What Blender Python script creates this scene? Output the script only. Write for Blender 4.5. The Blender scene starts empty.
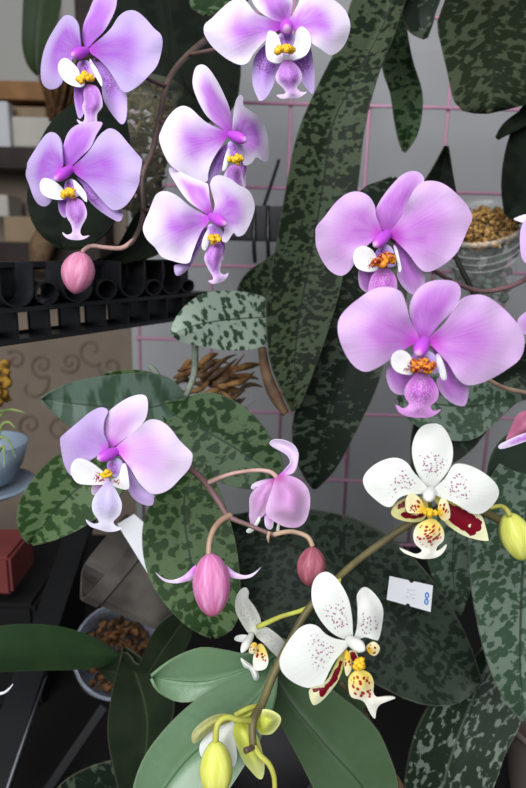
import bpy, bmesh, math, random
from mathutils import Vector, Matrix, noise as mnoise
from mathutils.geometry import delaunay_2d_cdt
random.seed(7)
C = bpy.context.scene
COL = C.collection

# ------------------------------------------------------------------ camera
F = 600.0
CAM = Vector((0, 0, 1.40))
PITCH, ROLL = math.radians(14), math.radians(1.5)
cam = bpy.data.objects.new('camera', bpy.data.cameras.new('camera'))
COL.objects.link(cam)
RM = (Matrix.Rotation(math.pi/2 - PITCH, 3, 'X') @ Matrix.Rotation(ROLL, 3, 'Z'))
cam.location = CAM
cam.rotation_euler = RM.to_euler()
cam.data.sensor_fit = 'VERTICAL'
cam.data.sensor_height = 36
cam.data.lens = F/788*36
cam.data.clip_start = .01
cam.data.dof.use_dof = True
cam.data.dof.focus_distance = .33
cam.data.dof.aperture_fstop = 10
C.camera = cam

# ------------------------------------------------------------------ light
world = bpy.data.worlds.new('world'); C.world = world
world.use_nodes = True
world.node_tree.nodes['Background'].inputs[0].default_value = (.90, .93, 1, 1)
world.node_tree.nodes['Background'].inputs[1].default_value = .17
def area_light(name, loc, target, w, h, power, color):
    l = bpy.data.lights.new(name, 'AREA'); l.shape = 'RECTANGLE'; l.size = w; l.size_y = h
    l.energy = power; l.color = color
    o = bpy.data.objects.new(name, l); COL.objects.link(o)
    o.location = loc
    o.rotation_euler = (Vector(target)-Vector(loc)).to_track_quat('-Z', 'Y').to_euler()
    return o
area_light('window_daylight', (-.35, -.80, 2.12), (0, .35, 1.30), 1.3, 1.1, 35, (.97, .98, 1))
C.view_settings.view_transform = 'Standard'
C.view_settings.look = 'None'
C.view_settings.exposure = .08
C.view_settings.gamma = 1
C.view_settings.use_curve_mapping = False

# ------------------------------------------------------------------ helpers
def P(x, y, d):
    return CAM + RM @ Vector(((x-263)/F*d, -(y-394)/F*d, -d))
FWD = RM @ Vector((0, 0, -1)); RIGHT = RM @ Vector((1, 0, 0)); UP = RM @ Vector((0, 1, 0))
def lin(c):
    return tuple(((v/255/12.92) if v/255 <= .04045 else ((v/255+.055)/1.055)**2.4) for v in c)+(1,)

WL = {}
def empty(name, loc, parent=None):
    o = bpy.data.objects.new(name, None); COL.objects.link(o)
    o.empty_display_size = .01
    loc = Vector(loc); WL[o.name] = loc
    if parent: o.parent = parent; o.location = loc - WL[parent.name]
    else: o.location = loc
    return o
def tag(o, label=None, cat=None, group=None, kind=None):
    if label: o['label'] = label
    if cat: o['category'] = cat
    if group: o['group'] = group
    if kind: o['kind'] = kind
    return o
def mk(name, verts, faces, mat, parent=None, smooth=True, uv=None, uv2=None, origin=None):
    verts = [Vector(v) for v in verts]
    if parent: O = WL[parent.name]
    elif origin is not None: O = Vector(origin)
    else:
        n = len(verts)
        O = Vector((sum(v.x for v in verts)/n, sum(v.y for v in verts)/n, min(v.z for v in verts)))
    me = bpy.data.meshes.new(name)
    me.from_pydata([v-O for v in verts], [], faces)
    me.update()
    for nm, dat in (('uv', uv), ('metric', uv2)):
        if dat:
            L = me.uv_layers.new(name=nm)
            for l in me.loops: L.data[l.index].uv = dat[l.vertex_index]
    if smooth:
        for p in me.polygons: p.use_smooth = True
    if mat: me.materials.append(mat)
    o = bpy.data.objects.new(name, me); COL.objects.link(o)
    if parent: o.parent = parent
    else: o.location = O
    WL[o.name] = O
    return o
def catmull(pts, closed=False, sub=6):
    n = len(pts); out = []
    rng = range(n) if closed else range(n-1)
    for i in rng:
        if closed: p0, p1, p2, p3 = pts[i-1], pts[i], pts[(i+1) % n], pts[(i+2) % n]
        else: p0, p1, p2, p3 = pts[max(i-1, 0)], pts[i], pts[i+1], pts[min(i+2, n-1)]
        for k in range(sub):
            t = k/sub
            out.append(tuple(.5*(2*b+(c-a)*t+(2*a-5*b+4*c-d)*t*t+(-a+3*b-3*c+d)*t**3) for a, b, c, d in zip(p0, p1, p2, p3)))
    if not closed: out.append(tuple(pts[-1]))
    return out
def resample(pts, n):
    L = [0]
    for a, b in zip(pts, pts[1:]): L.append(L[-1]+math.dist(a, b))
    T = L[-1] or 1e-9; out = []; j = 0
    for i in range(n):
        s = T*i/(n-1)
        while j < len(L)-2 and L[j+1] < s: j += 1
        k = (s-L[j])/max(L[j+1]-L[j], 1e-9)
        out.append(tuple(a+(b-a)*k for a, b in zip(pts[j], pts[j+1])))
    return out
def solid(o, t, off=1):
    me = o.data; cnt = {}
    for p in me.polygons:
        for e in p.edge_keys: cnt[e] = cnt.get(e, 0)+1
    for e in me.edges:
        if cnt.get(tuple(sorted(e.vertices)), 0) == 1: e.use_edge_sharp = True
    m = o.modifiers.new('thickness', 'SOLIDIFY'); m.thickness = t; m.offset = off; return o

def tube_w(name, pts, radii, mat, parent=None, seg=10, cap=True, profile=None):
    """tube through world points"""
    V, Fc = [], []
    pts = [Vector(p) for p in pts]; n = len(pts)
    ref = Vector((.3, .2, .93))
    t0 = (pts[1]-pts[0]).normalized()
    nrm = t0.cross(ref)
    if nrm.length < .05: nrm = t0.cross(Vector((1, 0, 0)))
    nrm.normalize()
    for i, p in enumerate(pts):
        t = (pts[min(i+1, n-1)]-pts[max(i-1, 0)]).normalized()
        nrm = (nrm - t*nrm.dot(t)).normalized(); b = t.cross(nrm)
        for k in range(seg):
            a = 2*math.pi*k/seg
            r = radii[i]*(profile(a, i/(n-1)) if profile else 1)
            V.append(p+(nrm*math.cos(a)+b*math.sin(a))*r)
    for i in range(n-1):
        for k in range(seg):
            k2 = (k+1) % seg
            Fc.append((i*seg+k, i*seg+k2, (i+1)*seg+k2, (i+1)*seg+k))
    if cap:
        Fc.append(tuple(reversed(range(seg)))); Fc.append(tuple((n-1)*seg+k for k in range(seg)))
    uv = [(i/(n-1), k/seg) for i in range(n) for k in range(seg)]
    return mk(name, V, Fc, mat, parent, uv=uv)
def tube(name, px, rpx, mat, parent=None, seg=10, sub=5, **kw):
    """tube through (x,y,depth) pixel points, radius in pixels (number or list)"""
    if not isinstance(rpx, (list, tuple)): rpx = [rpx]*len(px)
    q = catmull([tuple(p)+(r,) for p, r in zip(px, rpx)], sub=sub)
    return tube_w(name, [P(a, b, c) for a, b, c, r in q], [max(r, .05)*c/F for a, b, c, r in q], mat, parent, seg, **kw)

def inside(poly, x, y):
    c = False; n = len(poly); j = n-1
    for i in range(n):
        xi, yi = poly[i]; xj, yj = poly[j]
        if (yi > y) != (yj > y) and x < (xj-xi)*(y-yi)/(yj-yi)+xi: c = not c
        j = i
    return c
def edist(poly, x, y):
    m = 1e9; n = len(poly)
    for i in range(n):
        ax, ay = poly[i]; bx, by = poly[(i+1) % n]
        dx, dy = bx-ax, by-ay; l = dx*dx+dy*dy or 1e-9
        t = max(0, min(1, ((x-ax)*dx+(y-ay)*dy)/l))
        m = min(m, math.hypot(x-ax-t*dx, y-ay-t*dy))
    return m
def patch(name, outline, base, d0, mat, parent, sx=0, sy=0, dome=.004, bow=0, push=0, wave=.0, thick=.0006, res=13, ctr=None, curl=0, sub=3):
    """curved sheet with the given outline; its distance follows a tilted plane through the flower's heart"""
    poly = catmull(outline, True, sub)
    cx, cy = ctr or base
    xs = [p[0] for p in poly]; ys = [p[1] for p in poly]
    step = max(max(xs)-min(xs), max(ys)-min(ys))/res
    pts = list(poly); nb = len(poly)
    y = min(ys)+step*.5; r = 0
    while y < max(ys):
        x = min(xs)+step*(.5 if r % 2 else .25)
        while x < max(xs):
            if inside(poly, x, y) and edist(poly, x, y) > step*.35: pts.append((x, y))
            x += step
        y += step*.87; r += 1
    res_ = delaunay_2d_cdt([Vector(p) for p in pts], [(i, (i+1) % nb) for i in range(nb)], [], 1, 1e-4)
    vs, fs = res_[0], res_[2]
    em = max(edist(poly, *v) for v in vs) or 1
    um = max(math.dist(v, base) for v in vs) or 1
    tipv = max(vs, key=lambda v: math.dist(v, base)); ang0 = math.atan2(tipv[1]-base[1], tipv[0]-base[0])
    V, uv, uv2 = [], [], []
    m = d0/F
    sd = random.random()*50
    for v in vs:
        e = min(1, edist(poly, *v)/em); u = math.dist(v, base)/um
        an = math.atan2(v[1]-base[1], v[0]-base[0])-ang0
        an = (an+math.pi) % (2*math.pi)-math.pi
        d = d0+((v[0]-cx)*sx+(v[1]-cy)*sy)*m+push
        d -= dome*e*e*(3-2*e)+bow*4*u*(1-u)-curl*u*u
        d += wave*(1-e)*mnoise.noise(Vector((v[0]*.045, v[1]*.045, sd)))
        V.append(P(v[0], v[1], d)); uv.append((u, e)); uv2.append((u*um*m, an*.02))
    Fs = []
    for f in fs:
        a, b, c = V[f[0]], V[f[1]], V[f[2]]
        if (b-a).cross(c-a).dot(CAM-a) < 0: f = list(reversed(f))
        Fs.append(tuple(f))
    o = mk(name, V, Fs, mat, parent, uv=uv, uv2=uv2)
    solid(o, thick, -1)
    return o
def leaf(left, right, db, dt, mat, parent, fold=.004, arch=.01, mid=None, tilt=0, N=22, M=5, name='leaf', thick=.0016, wav=.0):
    """blade from base to tip: two edge chains and a midrib in pixels, distance from db (base) to dt (tip)"""
    bw = math.dist(left[0], right[0])
    if bw > 12:      # narrow the blade into a short petiole
        m0 = mid[0] if mid else ((left[0][0]+right[0][0])/2, (left[0][1]+right[0][1])/2)
        m1 = ((left[1][0]+right[1][0])/2, (left[1][1]+right[1][1])/2)
        l = math.dist(m0, m1) or 1; q = min(bw*.6, 45)
        nb = (m0[0]+(m0[0]-m1[0])/l*q, m0[1]+(m0[1]-m1[1])/l*q)
        tp = lambda e: (nb[0]+(e[0]-m0[0])*.12, nb[1]+(e[1]-m0[1])*.12)
        left = [tp(left[0])]+list(left); right = [tp(right[0])]+list(right)
        if mid: mid = [nb]+list(mid)
    Lc = resample(catmull(left, sub=5), N); Rc = resample(catmull(right, sub=5), N)
    if mid: Mc = resample(catmull(mid, sub=5), N)
    else: Mc = [((a[0]+b[0])/2, (a[1]+b[1])/2) for a, b in zip(Lc, Rc)]
    V, uv, uv2 = [], [], []
    ln = sum(math.dist(a, b) for a, b in zip(Mc, Mc[1:]))
    sd = random.random()*40
    for i in range(N):
        u = i/(N-1); dm = db+(dt-db)*u; m = dm/F
        for j in range(-M, M+1):
            v = j/M
            e = Rc[i] if v >= 0 else Lc[i]
            a = abs(v); x = Mc[i][0]+(e[0]-Mc[i][0])*a; y = Mc[i][1]+(e[1]-Mc[i][1])*a
            d = dm-arch*4*u*(1-u)+tilt*v-fold*(a**1.3)+.0012*math.exp(-(v*9)**2)
            if wav: d += wav*a*mnoise.noise(Vector((u*5, v*1.2, sd)))
            V.append(P(x, y, d)); uv.append((u, v*.5+.5))
            w = math.hypot(e[0]-Mc[i][0], e[1]-Mc[i][1])
            uv2.append((u*ln*m+sd, v*w*m+sd))
    W = 2*M+1; Fs = []
    for i in range(N-1):
        for j in range(W-1):
            f = (i*W+j, i*W+j+1, (i+1)*W+j+1, (i+1)*W+j); Fs.append(f)
    a, b, c = V[W*N//2], V[W*N//2+1], V[W*N//2+W]
    mi = (N//2)*W+M
    nn = (V[mi+1]-V[mi]).cross(V[mi+W]-V[mi])
    if nn.dot(CAM-V[mi]) < 0: Fs = [tuple(reversed(f)) for f in Fs]
    o = mk(name, V, Fs, mat, parent, uv=uv, uv2=uv2)
    solid(o, thick, -1)
    return o
def boxv(c, sx, sy, sz, bev=.0):
    bm = bmesh.new(); bmesh.ops.create_cube(bm, size=1)
    for v in bm.verts: v.co = Vector((v.co.x*sx, v.co.y*sy, v.co.z*sz))
    if bev: bmesh.ops.bevel(bm, geom=list(bm.edges), offset=bev, segments=2, affect='EDGES')
    bm.verts.ensure_lookup_table(); bm.verts.index_update()
    V = [v.co+Vector(c) for v in bm.verts]; Fs = [tuple(v.index for v in f.verts) for f in bm.faces]
    bm.free(); return V, Fs
def box(name, c, sx, sy, sz, mat, parent=None, bev=.0, rot=None):
    V, Fs = boxv((0, 0, 0), sx, sy, sz, bev)
    if rot: V = [rot @ v for v in V]
    return mk(name, [v+Vector(c) for v in V], Fs, mat, parent, smooth=False)
def pxbox(name, x0, y0, x1, y1, d, depth, mat, parent=None, bev=.001):
    c = P((x0+x1)/2, (y0+y1)/2, d); m = d/F
    return box(name, c+Vector((0, depth/2, 0)), (x1-x0)*m, depth, (y1-y0)*m, mat, parent, bev)
class MB:
    def __init__(s): s.V = []; s.F = []
    def add(s, V, Fs):
        n = len(s.V); s.V += [Vector(v) for v in V]; s.F += [tuple(i+n for i in f) for f in Fs]
    def box(s, c, sx, sy, sz, rot=None):
        V, Fs = boxv((0, 0, 0), sx, sy, sz)
        if rot: V = [rot @ v for v in V]
        s.add([v+Vector(c) for v in V], Fs)
    def blob(s, c, r, sc=(1, 1, 1), jit=.2, sub=1):
        bm = bmesh.new(); bmesh.ops.create_icosphere(bm, subdivisions=sub, radius=1)
        bm.verts.index_update()
        rot = Matrix.Rotation(random.random()*6, 3, Vector((random.random()-.5, random.random()-.5, random.random()-.5)).normalized())
        s.add([Vector(c)+rot @ Vector((v.co.x*sc[0], v.co.y*sc[1], v.co.z*sc[2]))*r*(1+random.uniform(-jit, jit)) for v in bm.verts],
              [tuple(v.index for v in f.verts) for f in bm.faces]); bm.free()
    def build(s, name, mat, parent=None, smooth=True): return mk(name, s.V, s.F, mat, parent, smooth)
def lathe(name, prof, base, axis, mat, parent=None, seg=40, thick=0, side=None):
    """revolve (radius, height) pairs about axis"""
    ax = Vector(axis).normalized(); s = ax.cross(Vector((.1, 1, .2))).normalized(); t = ax.cross(s)
    V, Fs = [], []
    for r, h in prof:
        for k in range(seg):
            a = 2*math.pi*k/seg; V.append(Vector(base)+ax*h+(s*math.cos(a)+t*math.sin(a))*r)
    for i in range(len(prof)-1):
        for k in range(seg):
            k2 = (k+1) % seg; Fs.append((i*seg+k, i*seg+k2, (i+1)*seg+k2, (i+1)*seg+k))
    o = mk(name, V, Fs, mat, parent)
    if thick: solid(o, thick, 0)
    return o

# ------------------------------------------------------------------ materials
class NT:
    def __init__(s, name):
        s.m = bpy.data.materials.new(name); s.m.use_nodes = True; s.t = s.m.node_tree; s.t.nodes.clear()
    def n(s, typ, **kw):
        nd = s.t.nodes.new(typ)
        for k, v in kw.items(): setattr(nd, k, v)
        return nd
    def put(s, sock, v):
        if isinstance(v, bpy.types.NodeSocket): s.t.links.new(v, sock)
        else: sock.default_value = v
    def math(s, op, a, b=0, c=0, clamp=False):
        nd = s.n('ShaderNodeMath', operation=op, use_clamp=clamp)
        for i, v in enumerate((a, b, c)): s.put(nd.inputs[i], v)
        return nd.outputs[0]
    def ss(s, x, a, b, lo=0.0, hi=1.0):
        nd = s.n('ShaderNodeMapRange', interpolation_type='SMOOTHSTEP')
        for i, v in enumerate((x, a, b, lo, hi)): s.put(nd.inputs[i], v)
        return nd.outputs[0]
    def mix(s, f, a, b, typ='MIX'):
        nd = s.n('ShaderNodeMix', data_type='RGBA', blend_type=typ)
        s.put(nd.inputs[0], f); s.put(nd.inputs[6], a); s.put(nd.inputs[7], b)
        return nd.outputs[2]
    def uv(s, name):
        nd = s.n('ShaderNodeUVMap', uv_map=name); sp = s.n('ShaderNodeSeparateXYZ'); s.t.links.new(nd.outputs[0], sp.inputs[0])
        return nd.outputs[0], sp.outputs[0], sp.outputs[1]
    def vec(s, x, y, z=0.0):
        nd = s.n('ShaderNodeCombineXYZ')
        for i, v in enumerate((x, y, z)): s.put(nd.inputs[i], v)
        return nd.outputs[0]
    def noise(s, vec, scale, detail=2, rough=.5, dist=0):
        nd = s.n('ShaderNodeTexNoise')
        if vec is not None: s.put(nd.inputs['Vector'], vec)
        for k, v in (('Scale', scale), ('Detail', detail), ('Roughness', rough), ('Distortion', dist)): nd.inputs[k].default_value = v
        return nd.outputs[0]
    def voro(s, vec, scale, rnd=1):
        nd = s.n('ShaderNodeTexVoronoi'); s.put(nd.inputs['Vector'], vec)
        nd.inputs['Scale'].default_value = scale; nd.inputs['Randomness'].default_value = rnd
        return nd.outputs[0], nd.outputs[1]
    def bump(s, h, strength=.3, dist=.001):
        nd = s.n('ShaderNodeBump'); nd.inputs['Strength'].default_value = strength; nd.inputs['Distance'].default_value = dist
        s.put(nd.inputs['Height'], h); return nd.outputs[0]
    def out(s, color, rough=.5, spec=.5, trans=0, bump=None, transmission=0, ior=1.45, metal=0, coat=0, sss=0, alpha=None):
        b = s.n('ShaderNodeBsdfPrincipled'); o = s.n('ShaderNodeOutputMaterial')
        s.put(b.inputs['Base Color'], color); s.put(b.inputs['Roughness'], rough); s.put(b.inputs['Specular IOR Level'], spec)
        b.inputs['Metallic'].default_value = metal; b.inputs['Transmission Weight'].default_value = transmission
        b.inputs['IOR'].default_value = ior; b.inputs['Coat Weight'].default_value = coat
        if alpha is not None: s.put(b.inputs['Alpha'], alpha)
        if bump is not None: s.put(b.inputs['Normal'], bump)
        sh = b.outputs[0]
        if trans:
            t = s.n('ShaderNodeBsdfTranslucent'); s.put(t.inputs[0], color)
            mx = s.n('ShaderNodeMixShader'); mx.inputs[0].default_value = trans
            s.t.links.new(sh, mx.inputs[1]); s.t.links.new(t.outputs[0], mx.inputs[2]); sh = mx.outputs[0]
        s.t.links.new(sh, o.inputs[0]); return s.m
def plain(name, rgb, rough=.5, spec=.4, nz=0, scale=40, metal=0, rgb2=None, bump=0):
    k = NT(name); c = lin(rgb)
    tc = k.n('ShaderNodeTexCoord').outputs['Object']
    f = k.noise(tc, scale, 3)
    c2 = lin(rgb2) if rgb2 else tuple(v*(1-nz) for v in c[:3])+(1,)
    col = k.mix(k.ss(f, .35, .65), c, c2)
    return k.out(col, rough, spec, metal=metal, bump=k.bump(f, bump, .002) if bump else None)
def petal_mat(name, pale, mid, base, core=(.05, .75), reach=(.45, .95), strength=.9, dots=None, dotcol=(150, 40, 120), dotzone=(.12, .5), dotsize=.34, dotscale=900, basezone=.22):
    k = NT(name)
    _, u, e = k.uv('uv'); mv, r, a = k.uv('metric')
    vein = k.noise(k.vec(k.math('MULTIPLY', u, 1.5), k.math('MULTIPLY', a, 900.0)), 1.0, 2)
    patch_ = k.noise(k.vec(k.math('MULTIPLY', u, 3.0), k.math('MULTIPLY', a, 120.0)), 1.0, 2)
    f = k.math('MULTIPLY', k.ss(k.math('ADD', e, k.ss(u, .05, .6, .75, 0.0)), core[0], core[1]), k.ss(u, reach[0], reach[1], 1.0, .0))
    f = k.math('MULTIPLY', f, k.math('ADD', k.math('MULTIPLY', patch_, .7), .6))
    f = k.math('MULTIPLY', f, k.math('ADD', k.math('MULTIPLY', vein, .5), .75))
    f = k.math('MULTIPLY', f, strength, clamp=True)
    col = k.mix(f, lin(pale), lin(mid))
    col = k.mix(k.ss(u, .02, basezone, 1.0, 0.0), col, lin(base))
    if dots:
        dd, _ = k.voro(k.vec(r, k.math('MULTIPLY', k.math('MULTIPLY', a, 50.0), r)), dotscale)
        zn = k.math('MULTIPLY', k.ss(u, dotzone[0], dotzone[0]+.08), k.ss(u, dotzone[1]-.15, dotzone[1]+.05, 1.0, 0.0))
        zn = k.math('MULTIPLY', zn, k.ss(e, .1, .4))
        th = k.math('MULTIPLY', zn, dotsize)
        mk_ = k.math('LESS_THAN', dd, th)
        col = k.mix(k.math('MULTIPLY', mk_, dots), col, lin(dotcol))
    bp = k.bump(vein, .25, .0006)
    return k.out(col, .48, .3, trans=.22, bump=bp)
def blotch_mat(name, ground, blot, scale=260, th=.42, edge=.4, zone=(.0, .85)):
    k = NT(name); _, u, e = k.uv('uv'); mv, r, a = k.uv('metric')
    dd, _ = k.voro(k.vec(r, k.math('MULTIPLY', k.math('MULTIPLY', a, 50.0), r)), scale)
    zn = k.math('MULTIPLY', k.ss(e, edge-.2, edge+.2), k.ss(u, zone[1]-.2, zone[1]+.05, 1.0, 0.0))
    zn = k.math('MULTIPLY', zn, k.ss(u, zone[0], zone[0]+.06))
    mk_ = k.math('LESS_THAN', dd, k.math('MULTIPLY', zn, th))
    col = k.mix(k.ss(u, .15, .7), lin(ground[0]), lin(ground[1]))
    col = k.mix(mk_, col, lin(blot))
    return k.out(col, .45, .3, trans=.2)
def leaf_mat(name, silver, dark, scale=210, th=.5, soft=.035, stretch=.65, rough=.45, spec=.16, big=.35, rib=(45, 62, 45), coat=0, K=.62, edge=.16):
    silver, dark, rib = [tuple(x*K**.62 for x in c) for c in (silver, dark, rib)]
    k = NT(name); _, u, v = k.uv('uv'); mv, s_, w = k.uv('metric')
    vc = k.vec(k.math('ADD', s_, k.math('MULTIPLY', w, .12)), k.math('MULTIPLY', w, stretch))
    n1 = k.noise(vc, scale, 2.5, .55, .15); n2 = k.noise(vc, scale*.22, 2)
    vd, _ = k.voro(vc, scale*.9)
    n1 = k.math('ADD', k.math('MULTIPLY', n1, .62), k.math('MULTIPLY', k.math('SUBTRACT', .96, vd), .38))
    f = k.math('ADD', n1, k.math('MULTIPLY', k.math('SUBTRACT', n2, .5), big))
    f = k.ss(f, th-soft, th+soft)
    fine = k.noise(vc, scale*5, 2)
    c1 = k.mix(fine, lin(silver), lin(tuple(x*.88 for x in silver)))
    col = k.mix(f, c1, lin(dark))
    av = k.math('ABSOLUTE', k.math('SUBTRACT', v, .5))
    col = k.mix(k.ss(av, .004, .022, .85, 0.0), col, lin(rib))
    col = k.mix(k.ss(av, .485, .5, 0.0, edge), col, lin((150, 150, 130)))
    return k.out(col, rough, spec, trans=.06, bump=k.bump(k.math('ADD', fine, n1), .18, .0006), coat=coat)
def stem_mat(name, a, b, rough=.45):
    k = NT(name); _, u, v = k.uv('uv')
    tc = k.n('ShaderNodeTexCoord').outputs['Object']
    f = k.noise(tc, 60, 3); g = k.noise(tc, 900, 2)
    col = k.mix(k.ss(f, .35, .65), lin(a), lin(b))
    return k.out(col, rough, .4, bump=k.bump(g, .15, .0004))
def bud_mat(name, a, b, tip, freq=44):
    k = NT(name); _, u, v = k.uv('uv')
    w = k.math('SINE', k.math('MULTIPLY', v, float(freq)))
    nz = k.noise(k.vec(k.math('MULTIPLY', u, 3.0), k.math('MULTIPLY', v, 30.0)), 1.0, 3)
    f = k.ss(k.math('ADD', k.math('MULTIPLY', w, .10), nz), .3, .8)
    col = k.mix(f, lin(a), lin(b)); col = k.mix(k.ss(u, .7, 1.0), col, lin(tip))
    return k.out(col, .45, .35, trans=.1, bump=k.bump(f, .2, .0006))
def clear_mat(name, rgb=(235, 238, 236), alpha=.25, rough=.12):
    k = NT(name)
    tc = k.n('ShaderNodeTexCoord').outputs['Object']
    n = k.noise(tc, 55, 3)
    al = k.ss(n, .3, .75, alpha*.7, alpha*1.6)
    return k.out(lin(rgb), rough, .8, alpha=al)

M = {}
# pale upper-left spike
M['lilac'] = petal_mat('lilac_petal', (202, 182, 228), (172, 104, 208), (190, 86, 214), core=(.05, .9), reach=(.45, .95), strength=.95)
M['lilac_sepal'] = petal_mat('lilac_sepal', (208, 176, 234), (188, 116, 220), (184, 96, 222), core=(.0, .6), reach=(.6, 1.05), strength=1.0)
M['lilac_spot'] = petal_mat('lilac_spotted_sepal', (214, 190, 240), (186, 130, 224), (190, 140, 220), dots=.7, dotcol=(120, 30, 120), dotzone=(.0, .6), dotsize=.46, dotscale=1300)
M['white_lilac'] = petal_mat('white_lilac_petal', (236, 226, 244), (194, 116, 222), (202, 84, 218), core=(.05, 1.0), reach=(.5, .98), strength=.95)
M['white_lilac_sepal'] = petal_mat('white_lilac_sepal', (238, 226, 247), (202, 130, 226), (204, 96, 220), core=(.1, .8), reach=(.62, 1.0), strength=1.0)
M['orchid'] = petal_mat('orchid_pink_petal', (218, 184, 228), (190, 106, 206), (204, 78, 208), core=(.0, .95), reach=(.35, 1.1), strength=.85)
M['orchid_sepal'] = petal_mat('orchid_pink_sepal', (214, 176, 226), (190, 110, 208), (200, 100, 212), core=(.0, .6), reach=(.6, 1.2), strength=.9)
M['orchid_spot'] = petal_mat('orchid_spotted', (214, 150, 220), (196, 96, 206), (210, 150, 220), dots=.6, dotcol=(235, 205, 240), dotzone=(.0, 1.0), dotsize=.4, dotscale=1500)
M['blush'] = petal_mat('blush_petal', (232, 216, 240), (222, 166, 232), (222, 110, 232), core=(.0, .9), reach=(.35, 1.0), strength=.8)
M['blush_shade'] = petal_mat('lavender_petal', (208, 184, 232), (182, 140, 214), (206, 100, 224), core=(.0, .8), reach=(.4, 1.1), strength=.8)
M['nod'] = petal_mat('nodding_petal', (226, 190, 228), (208, 142, 206), (186, 84, 166), core=(.0, .9), reach=(.4, 1.1), strength=.8)
M['lip_lilac'] = petal_mat('lilac_lip', (230, 208, 240), (200, 136, 220), (204, 136, 220), core=(.0, .6), reach=(.7, 1.0), strength=1, dots=.5, dotcol=(140, 60, 190), dotzone=(.0, .8), dotsize=.4, dotscale=1600)
M['lip_pale'] = petal_mat('pale_lip', (232, 228, 244), (206, 196, 232), (214, 190, 232), dots=.4, dotcol=(160, 130, 210), dotzone=(.1, .8), dotsize=.3, dotscale=1400)
M['white_lobe'] = petal_mat('white_lip_lobe', (240, 240, 244), (232, 230, 240), (214, 190, 226), strength=.6)
M['white_lobe_spot'] = petal_mat('white_lobe_spotted', (240, 240, 240), (236, 232, 236), (214, 190, 226), strength=.6, dots=1, dotcol=(150, 20, 40), dotzone=(.0, .42), dotsize=.5, dotscale=1100)
M['white'] = petal_mat('white_petal', (240, 242, 236), (236, 240, 234), (238, 240, 234), strength=.5, dots=.9, dotcol=(160, 60, 130), dotzone=(.14, .62), dotsize=.34, dotscale=760)
M['white_plain'] = petal_mat('white_plain_petal', (240, 242, 236), (234, 238, 230), (238, 240, 230), strength=.5)
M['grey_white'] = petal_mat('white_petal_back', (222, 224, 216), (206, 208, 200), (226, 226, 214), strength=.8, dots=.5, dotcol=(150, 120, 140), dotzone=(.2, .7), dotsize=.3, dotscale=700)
M['blotched'] = blotch_mat('yellow_white_blotched_sepal', ((226, 216, 116), (234, 230, 160)), (130, 14, 34), 260, .62, .25, (.0, 1.0))
M['wine'] = blotch_mat('wine_blotched_sepal', ((230, 222, 120), (240, 238, 196)), (126, 12, 34), 260, 1.05, .28, (.0, .85))
M['yellow_spot'] = blotch_mat('yellow_spotted_lip', ((244, 220, 110), (246, 244, 232)), (166, 40, 40), 520, .42, .2, (.0, .7))
M['yellow_lobe'] = blotch_mat('yellow_lip_lobe', ((232, 190, 60), (242, 234, 190)), (150, 40, 20), 620, .45, .2, (.0, .8))
M['yellowgreen'] = petal_mat('yellow_green_sepal', (226, 232, 150), (206, 214, 70), (190, 196, 60), strength=.8)
M['olive_petal'] = petal_mat('olive_sepal', (196, 196, 140), (172, 172, 96), (170, 170, 80), strength=.9)
M['magenta'] = petal_mat('magenta_column', (204, 92, 220), (196, 70, 214), (196, 76, 214))
def tubemat(name, a, b, rough=.4): 
    k = NT(name); _, u, v = k.uv('uv'); return k.out(k.mix(k.ss(u, .80, 1.0), lin(a), lin(b)), rough, .4, trans=.1)
M['col_magenta'] = tubemat('column_magenta', (196, 84, 220), (232, 190, 240))
M['col_white'] = tubemat('column_white', (232, 234, 228), (246, 246, 244))
def callus_mat(name, y, spot, th=.34):
    k = NT(name); tc = k.n('ShaderNodeTexCoord').outputs['Object']
    d, _ = k.voro(tc, 900); n = k.noise(tc, 260, 2)
    f = k.math('MULTIPLY', k.math('LESS_THAN', d, th), k.ss(n, .42, .55))
    return k.out(k.mix(f, lin(y), lin(spot)), .4, .4)
M['callus'] = callus_mat('callus_yellow', (240, 190, 40), (130, 30, 20), .3)
M['callus_red'] = callus_mat('callus_red_spots', (222, 140, 40), (130, 20, 20), .62)
M['throat'] = plain('throat_wine', (120, 16, 40), .5)
# leaves
M['leaf_silver'] = leaf_mat('leaf_silver', (168, 186, 168), (58, 80, 60), 290, .515, stretch=.55, big=.08, K=1.15)
M['leaf_long'] = leaf_mat('leaf_long_dark', (104, 122, 90), (40, 54, 34), 250, .47, stretch=.8, big=.5, spec=.1, K=.52, rib=(34, 46, 30))
M['leaf_dark'] = leaf_mat('leaf_dark_mottled', (96, 112, 92), (32, 46, 32), 210, .40, spec=.2, big=.5, rib=(28, 38, 28))
M['leaf_mid'] = leaf_mat('leaf_mid_mottled', (110, 138, 98), (46, 74, 42), 210, .48, stretch=.7)
M['leaf_green'] = leaf_mat('leaf_green_mottled', (116, 146, 96), (52, 84, 40), 190, .48, stretch=.8)
M['leaf_bluish'] = leaf_mat('leaf_bluish_banded', (122, 148, 130), (70, 98, 76), 110, .52, soft=.07, stretch=.3)
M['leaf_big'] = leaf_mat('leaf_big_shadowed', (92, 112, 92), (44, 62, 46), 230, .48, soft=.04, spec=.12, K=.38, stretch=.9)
M['leaf_streak'] = leaf_mat('leaf_dark_white_streaks', (156, 172, 156), (44, 62, 44), 160, .405, spec=.15, stretch=1.4, rib=(110, 124, 106))
M['leaf_right'] = leaf_mat('leaf_grey_green', (140, 162, 142), (70, 96, 72), 250, .47, stretch=.8, K=.66)
M['leaf_plain'] = leaf_mat('leaf_plain_green', (124, 158, 122), (112, 146, 108), 60, .5, soft=.2, rough=.27, spec=.6, rib=(70, 100, 66), K=.9)
M['leaf_plain_dark'] = leaf_mat('leaf_plain_dark_green', (98, 128, 92), (88, 116, 80), 60, .5, soft=.2, rough=.4, rib=(60, 82, 54))
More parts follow.
